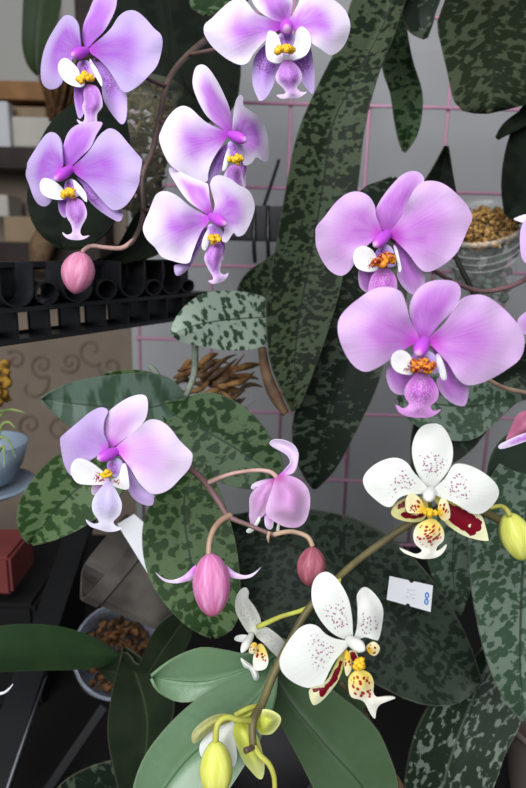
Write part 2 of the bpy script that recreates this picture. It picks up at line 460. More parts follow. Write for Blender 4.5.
M['leaf_black'] = leaf_mat('leaf_deep_green', (34, 44, 32), (22, 30, 22), 90, .5, soft=.1, rib=(24, 32, 22), spec=.06, rough=.6, edge=.04)
M['leaf_olive'] = leaf_mat('leaf_olive_dark', (50, 64, 42), (38, 50, 32), 60, .5, soft=.2, rib=(80, 96, 66))
M['leaf_strap'] = leaf_mat('leaf_strap_glossy', (60, 88, 52), (48, 74, 44), 40, .5, soft=.2, rough=.3, spec=.6, rib=(50, 80, 44), K=.9)
M['leaf_far'] = leaf_mat('leaf_far_green', (70, 88, 58), (60, 78, 50), 40, .5, soft=.2)
M['stem_brown'] = stem_mat('stem_brown', (112, 92, 84), (86, 70, 64))
M['stem_plum'] = stem_mat('stem_plum', (124, 92, 96), (104, 82, 70))
M['stem_pink'] = stem_mat('pedicel_pink', (200, 164, 156), (170, 132, 122))
M['stem_tan'] = stem_mat('pedicel_tan', (184, 158, 134), (160, 128, 108))
M['stem_olive'] = stem_mat('stem_olive', (112, 104, 66), (90, 82, 56))
M['stem_yellow'] = stem_mat('pedicel_yellow_green', (196, 200, 90), (168, 166, 74))
M['stem_dead'] = stem_mat('dead_stem_brown', (112, 86, 62), (76, 58, 44), .7)
M['root_grey'] = stem_mat('root_grey_green', (130, 140, 126), (100, 110, 94), .7)
M['root_brown'] = stem_mat('root_dry_brown', (160, 122, 76), (104, 70, 40), .75)
M['bud_pink'] = bud_mat('bud_pink', (204, 120, 156), (226, 160, 186), (206, 120, 150))
M['bud_rose'] = bud_mat('bud_rose', (206, 110, 166), (232, 164, 206), (210, 110, 150))
M['bud_red'] = bud_mat('bud_red', (150, 76, 92), (190, 116, 128), (150, 70, 84))
M['bud_yellow'] = bud_mat('bud_yellow', (212, 216, 92), (234, 236, 134), (222, 226, 100))
# setting
M['wall'] = plain('wall_grey_paint', (162, 164, 165), .8, .1, .05, 8)
M['wall_beige'] = plain('wallpaper_beige', (140, 126, 112), .75, .2, .12, 9)
M['scroll'] = plain('wallpaper_scroll', (128, 112, 97), .7, .2, .1, 20)
M['pink_wire'] = plain('pink_coated_wire', (196, 142, 170), .4, .5, .05, 60)
M['black'] = plain('black_plastic', (30, 31, 34), .3, .6, .2, 60)
M['black_board'] = plain('black_board', (22, 22, 23), .6, .3, .2, 10)
M['black_metal'] = plain('black_metal', (18, 19, 21), .5, .3, .2, 30, metal=.1)
M['steel'] = plain('worn_steel_edge', (170, 174, 180), .35, .5, .2, 60, metal=.6)
M['wood'] = plain('wood_board', (150, 108, 66), .6, .3, .25, 20)
M['wood_dark'] = plain('dark_wood_board', (52, 42, 38), .6, .3, .3, 20)
M['tan'] = plain('tan_card', (150, 130, 106), .8, .2, .1, 20)
M['offwhite'] = plain('off_white_card', (190, 186, 176), .8, .2, .06, 20)
M['post'] = plain('white_post', (196, 198, 202), .6, .3, .05, 20)
M['driftwood'] = plain('driftwood', (124, 100, 76), .8, .2, .35, 60, bump=.5)
M['dry'] = plain('dry_grass', (120, 88, 58), .8, .2, .4, 80)
M['bark'] = plain('bark_chips', (204, 162, 96), .8, .25, 0, 220, rgb2=(96, 66, 36), bump=.4)
M['bark_orange'] = plain('bark_orange', (118, 82, 50), .8, .25, 0, 160, rgb2=(44, 32, 24), bump=.4)
M['moss'] = plain('moss_roots', (96, 84, 58), .8, .2, 0, 90, rgb2=(44, 42, 28), bump=.5)
M['clear'] = clear_mat('clear_plastic', alpha=.12)
M['clear_moss'] = clear_mat('clear_plastic_mossy', (150, 150, 130), alpha=.10)
M['clear_dark'] = clear_mat('clear_plastic_smoky', (150, 156, 170), alpha=.45)
M['pot_grey'] = plain('pot_grey_translucent', (98, 92, 86), .45, .5, 0, 25, rgb2=(62, 58, 54))
M['label_white'] = plain('label_white', (226, 228, 232), .6, .3, .04, 60)
M['print_grey'] = plain('print_grey', (186, 188, 196), .7)
M['print_blue'] = plain('print_blue', (80, 136, 206), .6)
M['bowl'] = plain('bowl_blue_grey', (134, 150, 166), .3, .5, .06, 20)
M['red'] = plain('red_clay', (112, 54, 52), .6, .3, .15, 30)
M['grass'] = stem_mat('airplant_green', (160, 176, 100), (116, 140, 76))
M['ochre'] = plain('ochre_moss', (170, 130, 50), .8, .2, 0, 120, rgb2=(90, 66, 30), bump=.5)

# ------------------------------------------------------------------ setting
WY = .92
def struct(o): o['kind'] = 'structure'; return o
struct(box('wall_back', (.72, WY+.25, 1.1), 1.85, .5, 2.2, M['wall']))
wl = struct(box('wall_left', (-.75, 1.55, 1.1), 1.2, .1, 2.2, M['wall_beige']))
struct(box('floor', (.1, .45, -.03), 2.9, 2.3, .06, plain('floor_dark', (60, 56, 52), .6)))
def scroll(cx, cy, r, turns, a0, hand=1):
    c = []
    for i in range(26):
        t = i/25; a = a0+hand*turns*2*math.pi*t; q = r*(1-.85*t)
        x, y = cx+q*math.cos(a), cy+q*math.sin(a)
        ry = RM @ Vector(((x-263)/F, -(y-394)/F, -1)); c.append(CAM+ry*(1.498/ry.y))
    o = tube_w('scroll_ornament', c, [.004*(1-.5*i/25) for i in range(26)], M['scroll'], wl, 6)
for a in ((42, 365, 13, 1.4, 1, 1), (70, 362, 11, 1.5, 2.5, -1), (30, 385, 20, .6, -.5, 1), (92, 350, 16, 1, 1, 1), (60, 430, 15, 1.2, 0, -1), (30, 425, 12, 1.3, 2, 1), (110, 366, 12, 1.2, 3, -1), (15, 360, 10, 1.2, 4, 1), (85, 395, 10, 1.2, 1, 1)):
    scroll(*a)

g = tag(empty('wire_grid', (.1, .8, .95)), 'pink coated wire grid panel in front of the grey wall', 'wire grid')
for k in range(-2, 7):
    tube_w('vertical_wire', [(.025+.0965*k, .8, .96), (.025+.0965*k, .8, 1.86)], [.0022]*2, M['pink_wire'], g, 8)
for k in range(-2, 7):
    z = 1.567-.0977*k
    tube_w('horizontal_wire', [(-.172, .7957, z), (.61, .7957, z)], [.0022]*2, M['pink_wire'], g, 8)
for z in (1.60, 1.10):
    tube_w('wall_hook', [(.122, .8, z), (.122, WY-.003, z+.004)], [.003]*2, M['pink_wire'], g, 8)

# black shelf carrying the pots
ST = .93
sh = tag(empty('plant_shelf', (-.1, .5, 0)), 'black shelf board under the potted orchids', 'shelf')
box('shelf_board', (.0, .55, ST-.012), 1.5, .7, .024, M['black_board'], sh)
for x in (-.7, .7):
    for y in (.24, .86): box('leg', (x, y, (ST-.024)/2), .035, .035, ST-.024, M['black_metal'], sh)

# black rail behind the pale flowers
rl = tag(empty('black_rail', P(250, 222, .74)), 'black plastic rail with cable ties behind the pale lilac blooms', 'rail')
m = .74/F
box('rail_body', P(258, 224, .74), 80*m, .03, 34*m, M['black'], rl, .003)
for x in (254, 268): tube('cable_tie', [(x, 206, .722), (x, 244, .722), (x+1, 262, .74)], 2.2, M['black'], rl, 6)
tag(tube('cable', [(279, 160, .76), (272, 182, .755), (264, 206, .745), (262, 212, .74)], 1.8, M['black'], None, 6), 'thin black cord slanting up from the black rail', 'cord')

# bookshelf-like clutter at far left
def thing_box(name, r, d, dep, mat, label, cat, bev=.002): return tag(pxbox(name, *r, d, dep, M[mat], None, bev), label, cat)
bs = tag(empty('wooden_shelf', P(20, 300, 1.3)), 'wooden wall shelf with boards behind the lilac orchids', 'shelf')
pxbox('board', -160, 80, 74, 97, 1.28, .2, M['wood'], bs)
pxbox('board', -160, 146, 70, 166, 1.28, .2, M['wood_dark'], bs)
pxbox('board', -160, 242, 100, 268, 1.28, .2, M['wood_dark'], bs)
pxbox('upright', 78, -120, 100, 300, 1.30, .2, M['wood_dark'], bs)
pxbox('back_panel', -160, -140, 77, 79, 1.30, .02, plain('panel_pale', (166, 166, 160), .7), bs)
thing_box('post', (-8, 103, 9, 146), 1.27, .03, 'post', 'white upright post on the dark shelf board', 'post')
thing_box('paper_box', (12, 118, 55, 146), 1.29, .1, 'offwhite', 'off-white box on the dark shelf board', 'box')
thing_box('paper_box', (12, 107, 46, 117), 1.31, .1, 'tan', 'tan box lying on the off-white box', 'box')
thing_box('cardboard_box', (4, 217, 38, 242), 1.29, .1, 'tan', 'tan cardboard box on the lowest dark board', 'box')
thing_box('paper_box', (-20, 195, 8, 216), 1.33, .08, 'offwhite', 'small off-white box behind the tan cardboard box', 'box')
tag(tube('driftwood', [(60, 226, 1.24), (50, 232, 1.23), (42, 246, 1.23), (40, 262, 1.24), (46, 270, 1.25)], [5, 10, 12, 9, 4], M['driftwood'], None, 9), 'curved brown driftwood piece on the lowest dark board', 'driftwood')
mb = MB()
dg = tag(empty('dried_grass', P(60, 110, 1.15)), 'brown dried grass bunch behind the topmost lilac flower', 'dried plant')
for i in range(70):
    b = (58+random.uniform(-8, 8), 118+random.uniform(-8, 4), 1.16+random.uniform(-.03, .03)); a = random.uniform(-.75, .75)
    L = random.uniform(40, 128); e = (b[0]+math.sin(a)*L*.45+6, b[1]-math.cos(a)*L, b[2]+random.uniform(-.04, .04))
    p0, p1 = P(*b), P(*e); pm = (p0+p1)/2+Vector((random.uniform(-.01, .01), 0, .01))
    r = random.uniform(.0012, .003); s = RIGHT*r; q = FWD*r
    mb.add([p0-s, p0+s, p0+q, pm-s*1.4, pm+s*1.4, pm+q, p1], [(0, 1, 4, 3), (1, 2, 5, 4), (2, 0, 3, 5), (3, 4, 6), (4, 5, 6), (5, 3, 6), (0, 2, 1)])
o = mb.build('grass_blades', M['dry'], dg); o['kind'] = 'stuff'

# black plastic pot tray
A = P(-14, 349, .385); B = P(206, 317, .575)
ux = (B-A); ux.z *= 1; TL = ux.length; ux.normalize()
uy = Vector((-ux.y, ux.x, 0)).normalized(); uz = ux.cross(uy)
if uz.z < 0: uz = -uz
if uy.dot(FWD) < 0: uy = -uy
TR = Matrix((ux, uy, uz)).transposed()
def tl(a, b, c): return A+ux*a+uy*b+uz*c
tr = tag(empty('pot_tray', A), 'black plastic carry tray edge with round cups and square cells', 'tray')
H = .0535; DPT = .024
def tbox(name, a0, a1, b0, b1, c0, c1): box(name, tl((a0+a1)/2, (b0+b1)/2, (c0+c1)/2), a1-a0, b1-b0, c1-c0, M['black'], tr, .0004, TR)
tbox('bottom_rail', 0, TL, 0, DPT, 0, .0035)
tbox('middle_shelf', 0, TL, -.003, DPT, .0215, .0245)
tbox('top_rail', 0, TL, .017, .0195, H-.004, H)
tbox('top_rail', 0, TL, DPT-.002, DPT, H-.006, H)
def a_of(px, c=.035):
    lo, hi = 0, TL
    for _ in range(40):
        md = (lo+hi)/2; q = RM.transposed() @ (tl(md, 0, c)-CAM)
        if q.x/-q.z*F+263 < px: lo = md
        else: hi = md
    return (lo+hi)/2
edges = [a_of(x, .012) for x in (-12, 18, 50, 80, 106, 129, 149, 167, 183, 198)]
for e in edges: tbox('partition', e-.0009, e+.0009, 0, DPT, .0035, .0215)
for x0, x1 in zip(edges, edges[1:]):
    w = x1-x0
    tbox('cell_back', x0, x0+w*.26, DPT-.003, DPT-.001, .0035, .0215)
    tbox('cell_back', x1-w*.06, x1, DPT-.003, DPT-.001, .0035, .0215)
    tbox('cell_back', x0, x1, DPT-.003, DPT-.001, .0185, .0215)
    tbox('cell_back', x0, x1, DPT-.003, DPT-.001, .0035, .0055)
def ucup(px, rp, full):
    xa, xb = a_of(px-rp), a_of(px+rp); xc = (xa+xb)/2; ra = (xb-xa)/2
    d = (tl(xc, 0, .035)-CAM).dot(FWD); rz = rp*d/F
    V, Fs, pr = [], [], []; n = 22; zc = .0250+rz
    a0, a1 = (0, 2*math.pi) if full else (math.pi, 2*math.pi)
    if not full: pr.append((xc-ra, H))
    for k in range(n+1):
        a = a0+(a1-a0)*k/n; pr.append((xc+ra*math.cos(a), zc+rz*math.sin(a)))
    if not full: pr.append((xc+ra, H))
    for x, z in pr:
        for b in (.000, .018): V.append(tl(x, b, min(z, H)))
    for i in range(len(pr)-1): Fs.append((2*i, 2*i+1, 2*i+3, 2*i+2))
    o = mk('cup', V, Fs, M['black'], tr); solid(o, .0013, 0)
for px, rp, full in ((17, 16.5, 0), (47, 11, 1), (78, 14.5, 0), (107, 9.5, 1), (133, 12, 0), (154, 7.5, 1), (172, 9, 0), (188, 6, 1)): ucup(px, rp, full)
cuts = [a_of(x) for x in (-12, 20, 54, 54, 68, 68, 205)]
for q in (1, 5): tbox('back_plate', cuts[q], cuts[q+1], .020, .022, .0245, H)
tbox('back_plate', 0, TL, .020, .022, .0245, .030)

# lower left black rack parts
def bar(name, p0, p1, w, t, mat, parent):
    p0, p1 = Vector(p0), Vector(p1); d = (p1-p0); L = d.length; d.normalize()
    s = d.cross(FWD).normalized(); q = d.cross(s)
    R = Matrix((s, q, d)).transposed(); return box(name, (p0+p1)/2, w, t, L, mat, parent, 0, R)
rk = tag(empty('metal_rack_beam', P(0, 788, .5)), 'black metal beam with worn bright edge under the strap leaf', 'metal beam')
bar('beam', P(-12, 800, .47), P(100, 470, .74), .026, .012, M['black_metal'], rk)
bar('worn_edge', P(3, 803, .462), P(46.3, 673, .552), .0016, .004, M['steel'], rk)
tag(bar('thin_bar', P(40, 800, .51), P(104, 706, .535), .007, .005, M['black_metal'], None), 'thin black bar beside the bark-filled smoky pot', 'metal bar')
tag(box('black_crate', (-.33, .60, ST+.06), .22, .16, .12, M['black_board'], None, .004), 'black crate on the shelf board left of the tilted grey pot', 'crate')
tag(box('clay_block', P(-10, 560, .60), 66*.6/F, .06, 40*.6/F, M['red'], None, .003), 'dull red clay block under the blue-grey bowl', 'block')
bo = P(-10, 492, .62)
bw = tag(empty('bowl', bo), 'blue-grey glazed bowl on its saucer at the beige wall', 'bowl')
lathe('bowl_body', [(.012, 0), (.022, .004), (.034, .022), (.041, .046), (.039, .046), (.032, .024), (.02, .008), (.001, .007)], bo+Vector((0, 0, .008)), (0, 0, 1), M['bowl'], bw)
lathe('saucer', [(.001, 0), (.03, 0), (.046, .009), (.044, .011), (.03, .004), (.001, .004)], bo, (0, 0, 1), M['bowl'], bw)
ap = tag(empty('air_plant', bo+Vector((0, 0, .02))), 'thin-leaved air plant in the blue-grey bowl', 'air plant')
for pts in ([(-10, 470, .60), (-4, 425, .59), (8, 410, .58), (26, 413, .57)], [(-10, 470, .60), (0, 430, .58), (8, 422, .57), (15, 428, .56)], [(-10, 470, .6), (-2, 440, .58), (8, 440, .57), (16, 458, .56)], [(-8, 470, .6), (0, 450, .58), (4, 448, .57), (4, 468, .56)], [(-12, 470, .6), (-8, 420, .59), (-2, 412, .58), (6, 410, .57)]):
    tube('leaf', pts, [1.6, 1.6, 1.3, .3], M['grass'], ap, 6)
mb = MB()
for i in range(26): mb.blob(P(random.uniform(-14, 7), random.uniform(362, 404), .66+random.uniform(-.01, .01)), .006, jit=.35)
tag(mb.build('moss_clump', M['ochre']), 'ochre dry moss clump above the blue-grey bowl', 'moss')
wr = tube('root_tip', [(-6, 694, .40), (3, 693, .40), (9, 689, .398), (13, 684, .396)], [1.6, 1.4, 1.2, .4], M['label_white'], None, 6)
tag(wr, 'thin white root tip below the strap leaf', 'root')

# ------------------------------------------------------------------ pots
def pot(name, label, base, axis, r0, r1, h, mat, ribs=0):
    t = tag(empty(name, base), label, 'pot')
    prof = [(.001, 0), (r0*.95, 0), (r0, .003)]
    for i in range(1, 9): prof.append((r0+(r1-r0)*i/9, h*i/9+.0))
    prof += [(r1, h*.955), (r1+.003, h*.96), (r1+.003, h), (r1+.001, h+.001)]
    lathe('pot_wall', prof, base, axis, mat, t, thick=.0008)
    for i in range(ribs):
        q = .60+.1*i; rr = r0+(r1-r0)*q+.0012; ax = Vector(axis).normalized()
        s = ax.cross(Vector((.1, 1, .2))).normalized(); w = ax.cross(s)
        c = Vector(base)+ax*h*q
        tube_w('rim_ring', [c+(s*math.cos(a*math.pi/18)+w*math.sin(a*math.pi/18))*rr for a in range(37)], [.0009]*37, mat, t, 6, cap=False)
    return t
def chips(name, c, axis, r, n, size, mat, label, cat='bark'):
    mb = MB(); ax = Vector(axis).normalized(); s = ax.cross(Vector((.1, 1, .2))).normalized(); t = ax.cross(s)
    for i in range(n):
        a = random.random()*6.283; q = r*math.sqrt(random.random())
        mb.blob(Vector(c)+(s*math.cos(a)+t*math.sin(a))*q+ax*random.uniform(-.012, .010)*(1.2-q/r), size*random.uniform(.6, 1.3), (1, .75, .45), .3)
    return tag(mb.build(name, mat, None, False), label, cat, kind='stuff')
def dirv(r, u, t): return (RIGHT*r+UP*u-FWD*t).normalized()
# clear cup with bark at right
ax = dirv(-.26, .68, .68); cR = P(482, 220, .56); hc = .085
pot('clear_pot', 'clear plastic pot of bark chips behind the paired pink flowers', cR-ax*hc, ax, .028, .0375, hc, M['clear'], 3)
chips('bark_chips', cR-ax*.008, ax, .0330, 420, .0036, M['bark'], 'tan bark chips filling the clear plastic pot')
mb = MB()
for i in range(120):
    q = random.random(); rr = (.026+.006*q)*math.sqrt(random.random()); a = random.random()*6.283
    s = ax.cross(Vector((.1, 1, .2))).normalized(); t = ax.cross(s)
    mb.blob(cR-ax*(hc*(1-q*.75))+(s*math.cos(a)+t*math.sin(a))*rr, .006, (1, .8, .6), .3)
tag(mb.build('moss_filling', plain('moss_grey_green', (96, 116, 100), .8, .2, 0, 90, rgb2=(60, 66, 52))), 'grey-green moss seen through the clear pot wall', 'moss', kind='stuff')
# mossy clear pot top left
ax = dirv(.06, .95, .22); cT = P(146, 84, .54); hc = .15
pot('mossy_pot', 'tall clear pot stuffed with moss behind the lilac spike', cT-ax*hc, ax, .014, .030, hc, M['clear_moss'], 4)
mb = MB()
s = ax.cross(Vector((.1, 1, .2))).normalized(); t = ax.cross(s)
for i in range(260):
    q = random.random(); rr = (.011+.014*q)*random.uniform(.6, 1); a = random.random()*6.283
    c = cT-ax*(hc*(1-q*.94)-.004)+(s*math.cos(a)+t*math.sin(a))*rr
    mb.blob(c, .006, (.4, .4, 1.6), .3)
tag(mb.build('moss_filling', M['moss']), 'olive-brown moss packed in the tall clear pot', 'moss', kind='stuff')
# smoky pot lower left
ax = dirv(.35, .55, .75); cL = P(120, 650, .56); hc = .09
pot('smoky_pot', 'smoky clear pot of orange bark below the tilted grey pot', cL-ax*hc, ax, .028, .040, hc, M['clear_dark'], 3)
chips('bark_chips', cL-ax*.016, ax, .033, 160, .0055, M['bark_orange'], 'orange-brown bark chips in the smoky clear pot')
# tilted grey pot of the middle orchid
gp = tag(empty('grey_pot', P(170, 600, .52)), 'tilted grey translucent pot with white label under the blush orchid', 'pot')
ax = dirv(-.72, .60, .34); pb = P(196, 612, .52); s = ax.cross(FWD).normalized(); t = ax.cross(s).normalized()
V, Fs = [], []
LV = [(.020, 0), (.022, .004), (.029, .078), (.031, .08), (.032, .092), (.0295, .092), (.028, .080), (.019, .006)]
for r, h in LV:
    for k in range(32):
        a = 2*math.pi*k/32; c_, s_ = math.cos(a), math.sin(a); f = (abs(c_)**6+abs(s_)**6)**(-1/6)
        V.append(pb+ax*h*1.05+(s*c_+t*s_)*r*f)
for i in range(len(LV)-1):
    for k in range(32): Fs.append((i*32+k, i*32+(k+1) % 32, (i+1)*32+(k+1) % 32, (i+1)*32+k))
Fs.append(tuple(range(32)))
mk('pot_wall', V, Fs, M['pot_grey'], gp, False)
patch('pot_label', [(117, 524), (134, 514), (152, 530), (153, 582)], (126, 520), .458, M['label_white'], gp, sx=-.2, dome=0, thick=.0004, res=6, sub=1)
# root basket pot in the middle
ax = Vector((.03, -.1, 1)); cM = P(210, 392, .60)
pot('root_pot', 'clear pot overflowing with dry roots under the silver leaf', cM-Vector((0, 0, .07)), ax, .026, .040, .07, M['clear'], 2)

pot('taupe_pot', 'taupe pot beyond the white-streaked leaf', Vector((P(535, 850, .56).x, .43, .931)), (0, 0, 1), .035, .05, .085, plain('pot_taupe', (104, 94, 88), .5))
pot('charcoal_pot', 'charcoal pot under the plain green leaves', Vector((.0, .39, .931)), (0, 0, 1), .036, .052, .085, plain('pot_charcoal', (62, 60, 62), .5))
# ------------------------------------------------------------------ flowers
def flower(plant, fl):
    ox, oy, s = fl['crop']; d0 = fl['d']; sx, sy = fl.get('tilt', (0, .1))
    T = lambda p: (ox+p[0]/s, oy+p[1]/s)
    c = T(fl['heart'])
    f = empty('flower', P(c[0], c[1], d0), plant)
    if 'label' in fl: f['label'] = fl['label']
    for nm, mat, kw, pts in fl['parts']:
        pts = [T(p) for p in pts]; kw = dict(kw)
        if mat == 'tube': 
            continue
        b = T(kw.pop('base')) if 'base' in kw else ((pts[0][0]+pts[-1][0])/2, (pts[0][1]+pts[-1][1])/2)
        kk = dict(sx=sx, sy=sy, ctr=c); kk.update(kw)
        patch(nm, pts, b, d0, M[mat], f, **kk)
    m = d0/F
    if 'column' in fl:
        (x0, y0), (x1, y1), w, mat = fl['column']
        x0, y0 = T((x0, y0)); x1, y1 = T((x1, y1)); w = w/s*.88
        pr = fl.get('colpush', .011)
        n = 17; pts, rr = [], []
        for i in range(n):
            q = i/(n-1); pts.append(P(x0+(x1-x0)*q, y0+(y1-y0)*q, d0+.001-pr*math.sin(q*1.5)))
            rr.append(w*m*.44*(.70+.30*math.sin(q*3.0))*math.sqrt(max(.03, 1-max(0, (q-.55)/.455)**2)))
        tube_w('column', pts, rr, M[mat], f, 12)
    if 'callus' in fl:
        (x, y), (rx, ry), mat = fl['callus']; x, y = T((x, y)); rx, ry = rx/s, ry/s
        mb = MB(); random.seed(int(x*13+y))
        for i in range(15):
            a = random.random()*6.283; q = math.sqrt(random.random())
            mb.blob(P(x+rx*q*math.cos(a)*.8, y+ry*q*math.sin(a)*.8, d0-.0095-random.uniform(0, .004)*(1.2-q)), random.uniform(.22, .36)*(rx+ry)/2*m*1.45, (1, 1, .9), .12, 1)
        mb.build('callus', M[mat], f)
    return f
PET = dict(dome=.0014, bow=.0035, wave=.0035)
SEP = dict(dome=.0012, bow=.003, push=.0045, wave=.002)
LAT = dict(dome=.002, push=.006, wave=.001)
LOB = dict(dome=-.0008, push=-.006, thick=.0008, res=9)
LOBR = dict(dome=.001, push=-.009, thick=.0008, res=8)
MID = dict(dome=.004, push=-.007, thick=.0009, res=14, wave=.001)
def fold(sx, **k): d = dict(PET); d['sx'] = sx; d.update(k); return d
def plant(name, loc, label, cat='orchid'): return tag(empty(name, loc), label, cat)

P1 = plant('lilac_orchid', P(190, 60, .52), 'orchid with a hanging spike of five pale lilac flowers and a pink bud')
flower(P1, dict(crop=(30, 0, 3.757), d=.36, tilt=(-.3, .1), heart=(205, 195), label='lilac flower at the top of the spike, facing the dried grass', parts=[
 ('petal', 'lilac', fold(-.75), [(190,185),(187,140),(180,90),(160,62),(135,57),(115,72),(90,110),(65,155),(48,205),(40,260),(45,310),(65,332),(90,335),(112,322),(125,300),(150,240),(170,205)]),
 ('dorsal_sepal', 'lilac_sepal', SEP, [(205,172),(196,130),(203,85),(222,40),(238,0),(260,-30),(300,-38),(325,-15),(322,30),(300,80),(275,120),(240,155),(222,175)]),
 ('petal', 'lilac', PET, [(225,178),(270,140),(305,105),(330,65),(360,42),(395,40),(430,65),(465,105),(492,130),(498,165),(490,210),(475,250),(445,285),(410,320),(370,345),(345,340),(320,300),(290,255),(255,220),(228,200)]),
 ('lateral_sepal', 'lilac_sepal', LAT, [(172,315),(165,360),(172,410),(182,443),(195,440),(210,400),(220,330)]),
 ('lateral_sepal', 'lilac_spot', LAT, [(235,220),(255,265),(268,320),(275,370),(295,410),(325,450),(345,467),(360,450),(365,400),(362,350),(340,315),(300,265),(262,225)]),
 ('lip_lobe', 'white_lobe', LOB, [(190,290),(178,255),(140,220),(118,222),(105,245),(110,275),(130,305),(160,322),(190,327),(205,315)]),
 ('lip_lobe', 'white_lobe', LOBR, [(225,220),(228,250),(245,285),(262,315),(270,325),(270,300),(258,270),(243,245)]),
 ('lip_throat', 'lilac_spot', dict(push=-.002, dome=.001), [(180,235),(205,225),(235,240),(250,285),(220,300),(185,290),(176,260)]),
 ('lip_tip', 'lip_lilac', MID, [(215,318),(200,345),(203,375),(196,402),(205,435),(198,458),(176,448),(186,466),(215,474),(250,472),(252,430),(272,400),(268,360),(255,330),(235,318)])],
 column=((215,190),(155,210),50,'col_magenta'), callus=((208,292),(36,20),'callus')))
flower(P1, dict(crop=(15, 115, 3.757), d=.35, tilt=(-.3, .1), heart=(205, 205), label='lilac flower above the drooping pink bud', parts=[
 ('petal', 'lilac', fold(-.8), [(180,190),(177,140),(172,95),(155,70),(130,65),(105,85),(75,130),(48,175),(45,195),(40,225),(52,260),(70,310),(90,337),(115,343),(135,325),(140,300),(150,250),(168,212)]),
 ('dorsal_sepal', 'lilac_sepal', SEP, [(190,190),(177,160),(183,110),(200,65),(230,38),(275,27),(318,25),(328,35),(305,75),(285,120),(250,155),(215,188)]),
 ('petal', 'lilac', PET, [(215,198),(255,160),(285,125),(310,85),(335,60),(360,50),(390,65),(420,100),(450,135),(472,160),(477,180),(470,220),(465,260),(440,310),(410,345),(375,358),(345,340),(310,300),(270,255),(230,225)]),
 ('lateral_sepal', 'lilac_sepal', LAT, [(168,310),(163,350),(175,378),(190,385),(205,360),(215,320)]),
 ('lateral_sepal', 'lilac_spot', LAT, [(230,235),(255,265),(270,310),(300,345),(340,375),(385,400),(402,390),(403,360),(370,350),(320,310),(275,260)]),
 ('lip_lobe', 'white_lobe', LOB, [(190,295),(165,262),(130,240),(105,238),(93,258),(98,290),(120,308),(155,318),(188,315)]),
 ('lip_lobe', 'white_lobe', LOBR, [(220,243),(225,280),(245,305),(268,327),(268,300),(250,270)]),
 ('lip_throat', 'lilac_spot', dict(push=-.002, dome=.001), [(190,250),(215,240),(235,260),(250,295),(220,310),(185,300)]),
 ('lip_tip', 'lip_lilac', MID, [(205,312),(190,345),(195,385),(210,410),(215,440),(195,450),(178,440),(185,455),(205,467),(240,470),(265,463),(278,452),(255,455),(245,440),(252,415),(268,385),(268,355),(255,325),(232,312)])],
 column=((212,200),(148,245),50,'col_magenta'), callus=((200,295),(33,20),'callus')))
flower(P1, dict(crop=(195, 0, 3.2875), d=.30, tilt=(.05, .15), heart=(300, 90), label='broad lilac flower beside the long hanging leaf', parts=[
 ('petal', 'white_lilac', PET, [(285,78),(240,60),(205,45),(185,25),(165,0),(140,-5),(115,5),(85,30),(55,60),(32,80),(30,110),(50,145),(80,175),(115,200),(150,213),(175,205),(190,180),(215,150),(245,120),(275,98)]),
 ('dorsal_sepal', 'white_lilac_sepal', SEP, [(285,74),(240,57),(205,30),(187,0),(185,-35),(210,-60),(260,-65),(305,-45),(320,-5),(318,30),(308,68)]),
 ('petal', 'white_lilac', PET, [(308,76),(325,40),(340,10),(350,-15),(385,-25),(430,-15),(465,5),(495,35),(510,75),(507,110),(490,150),(465,175),(440,180),(410,160),(380,140),(335,105)]),
 ('lateral_sepal', 'lilac_spot', LAT, [(240,140),(200,180),(188,230),(190,280),(205,320),(215,332),(235,320),(255,285),(268,245),(285,195),(265,150)]),
 ('lateral_sepal', 'lilac_spot', LAT, [(315,180),(335,240),(355,275),(375,300),(388,308),(393,280),(393,230),(385,180),(375,150),(335,150)]),
 ('lip_lobe', 'white_lobe', LOB, [(290,185),(275,120),(255,102),(240,105),(233,140),(235,185),(250,203),(280,207)]),
 ('lip_lobe', 'white_lobe', LOB, [(312,185),(328,135),(332,105),(345,88),(362,92),(378,115),(380,150),(365,180),(335,195),(315,198)]),
 ('lip_throat', 'lilac_spot', dict(push=-.002, dome=.001), [(270,120),(300,105),(332,120),(330,175),(275,175)]),
 ('lip_tip', 'lip_lilac', MID, [(292,198),(275,225),(265,250),(270,270),(290,290),(297,308),(268,312),(285,325),(310,322),(340,322),(368,303),(350,302),(335,288),(350,265),(350,240),(335,215),(312,198)])],
 column=((300,82),(302,98),58,'col_magenta'), callus=((300,165),(38,17),'callus')))
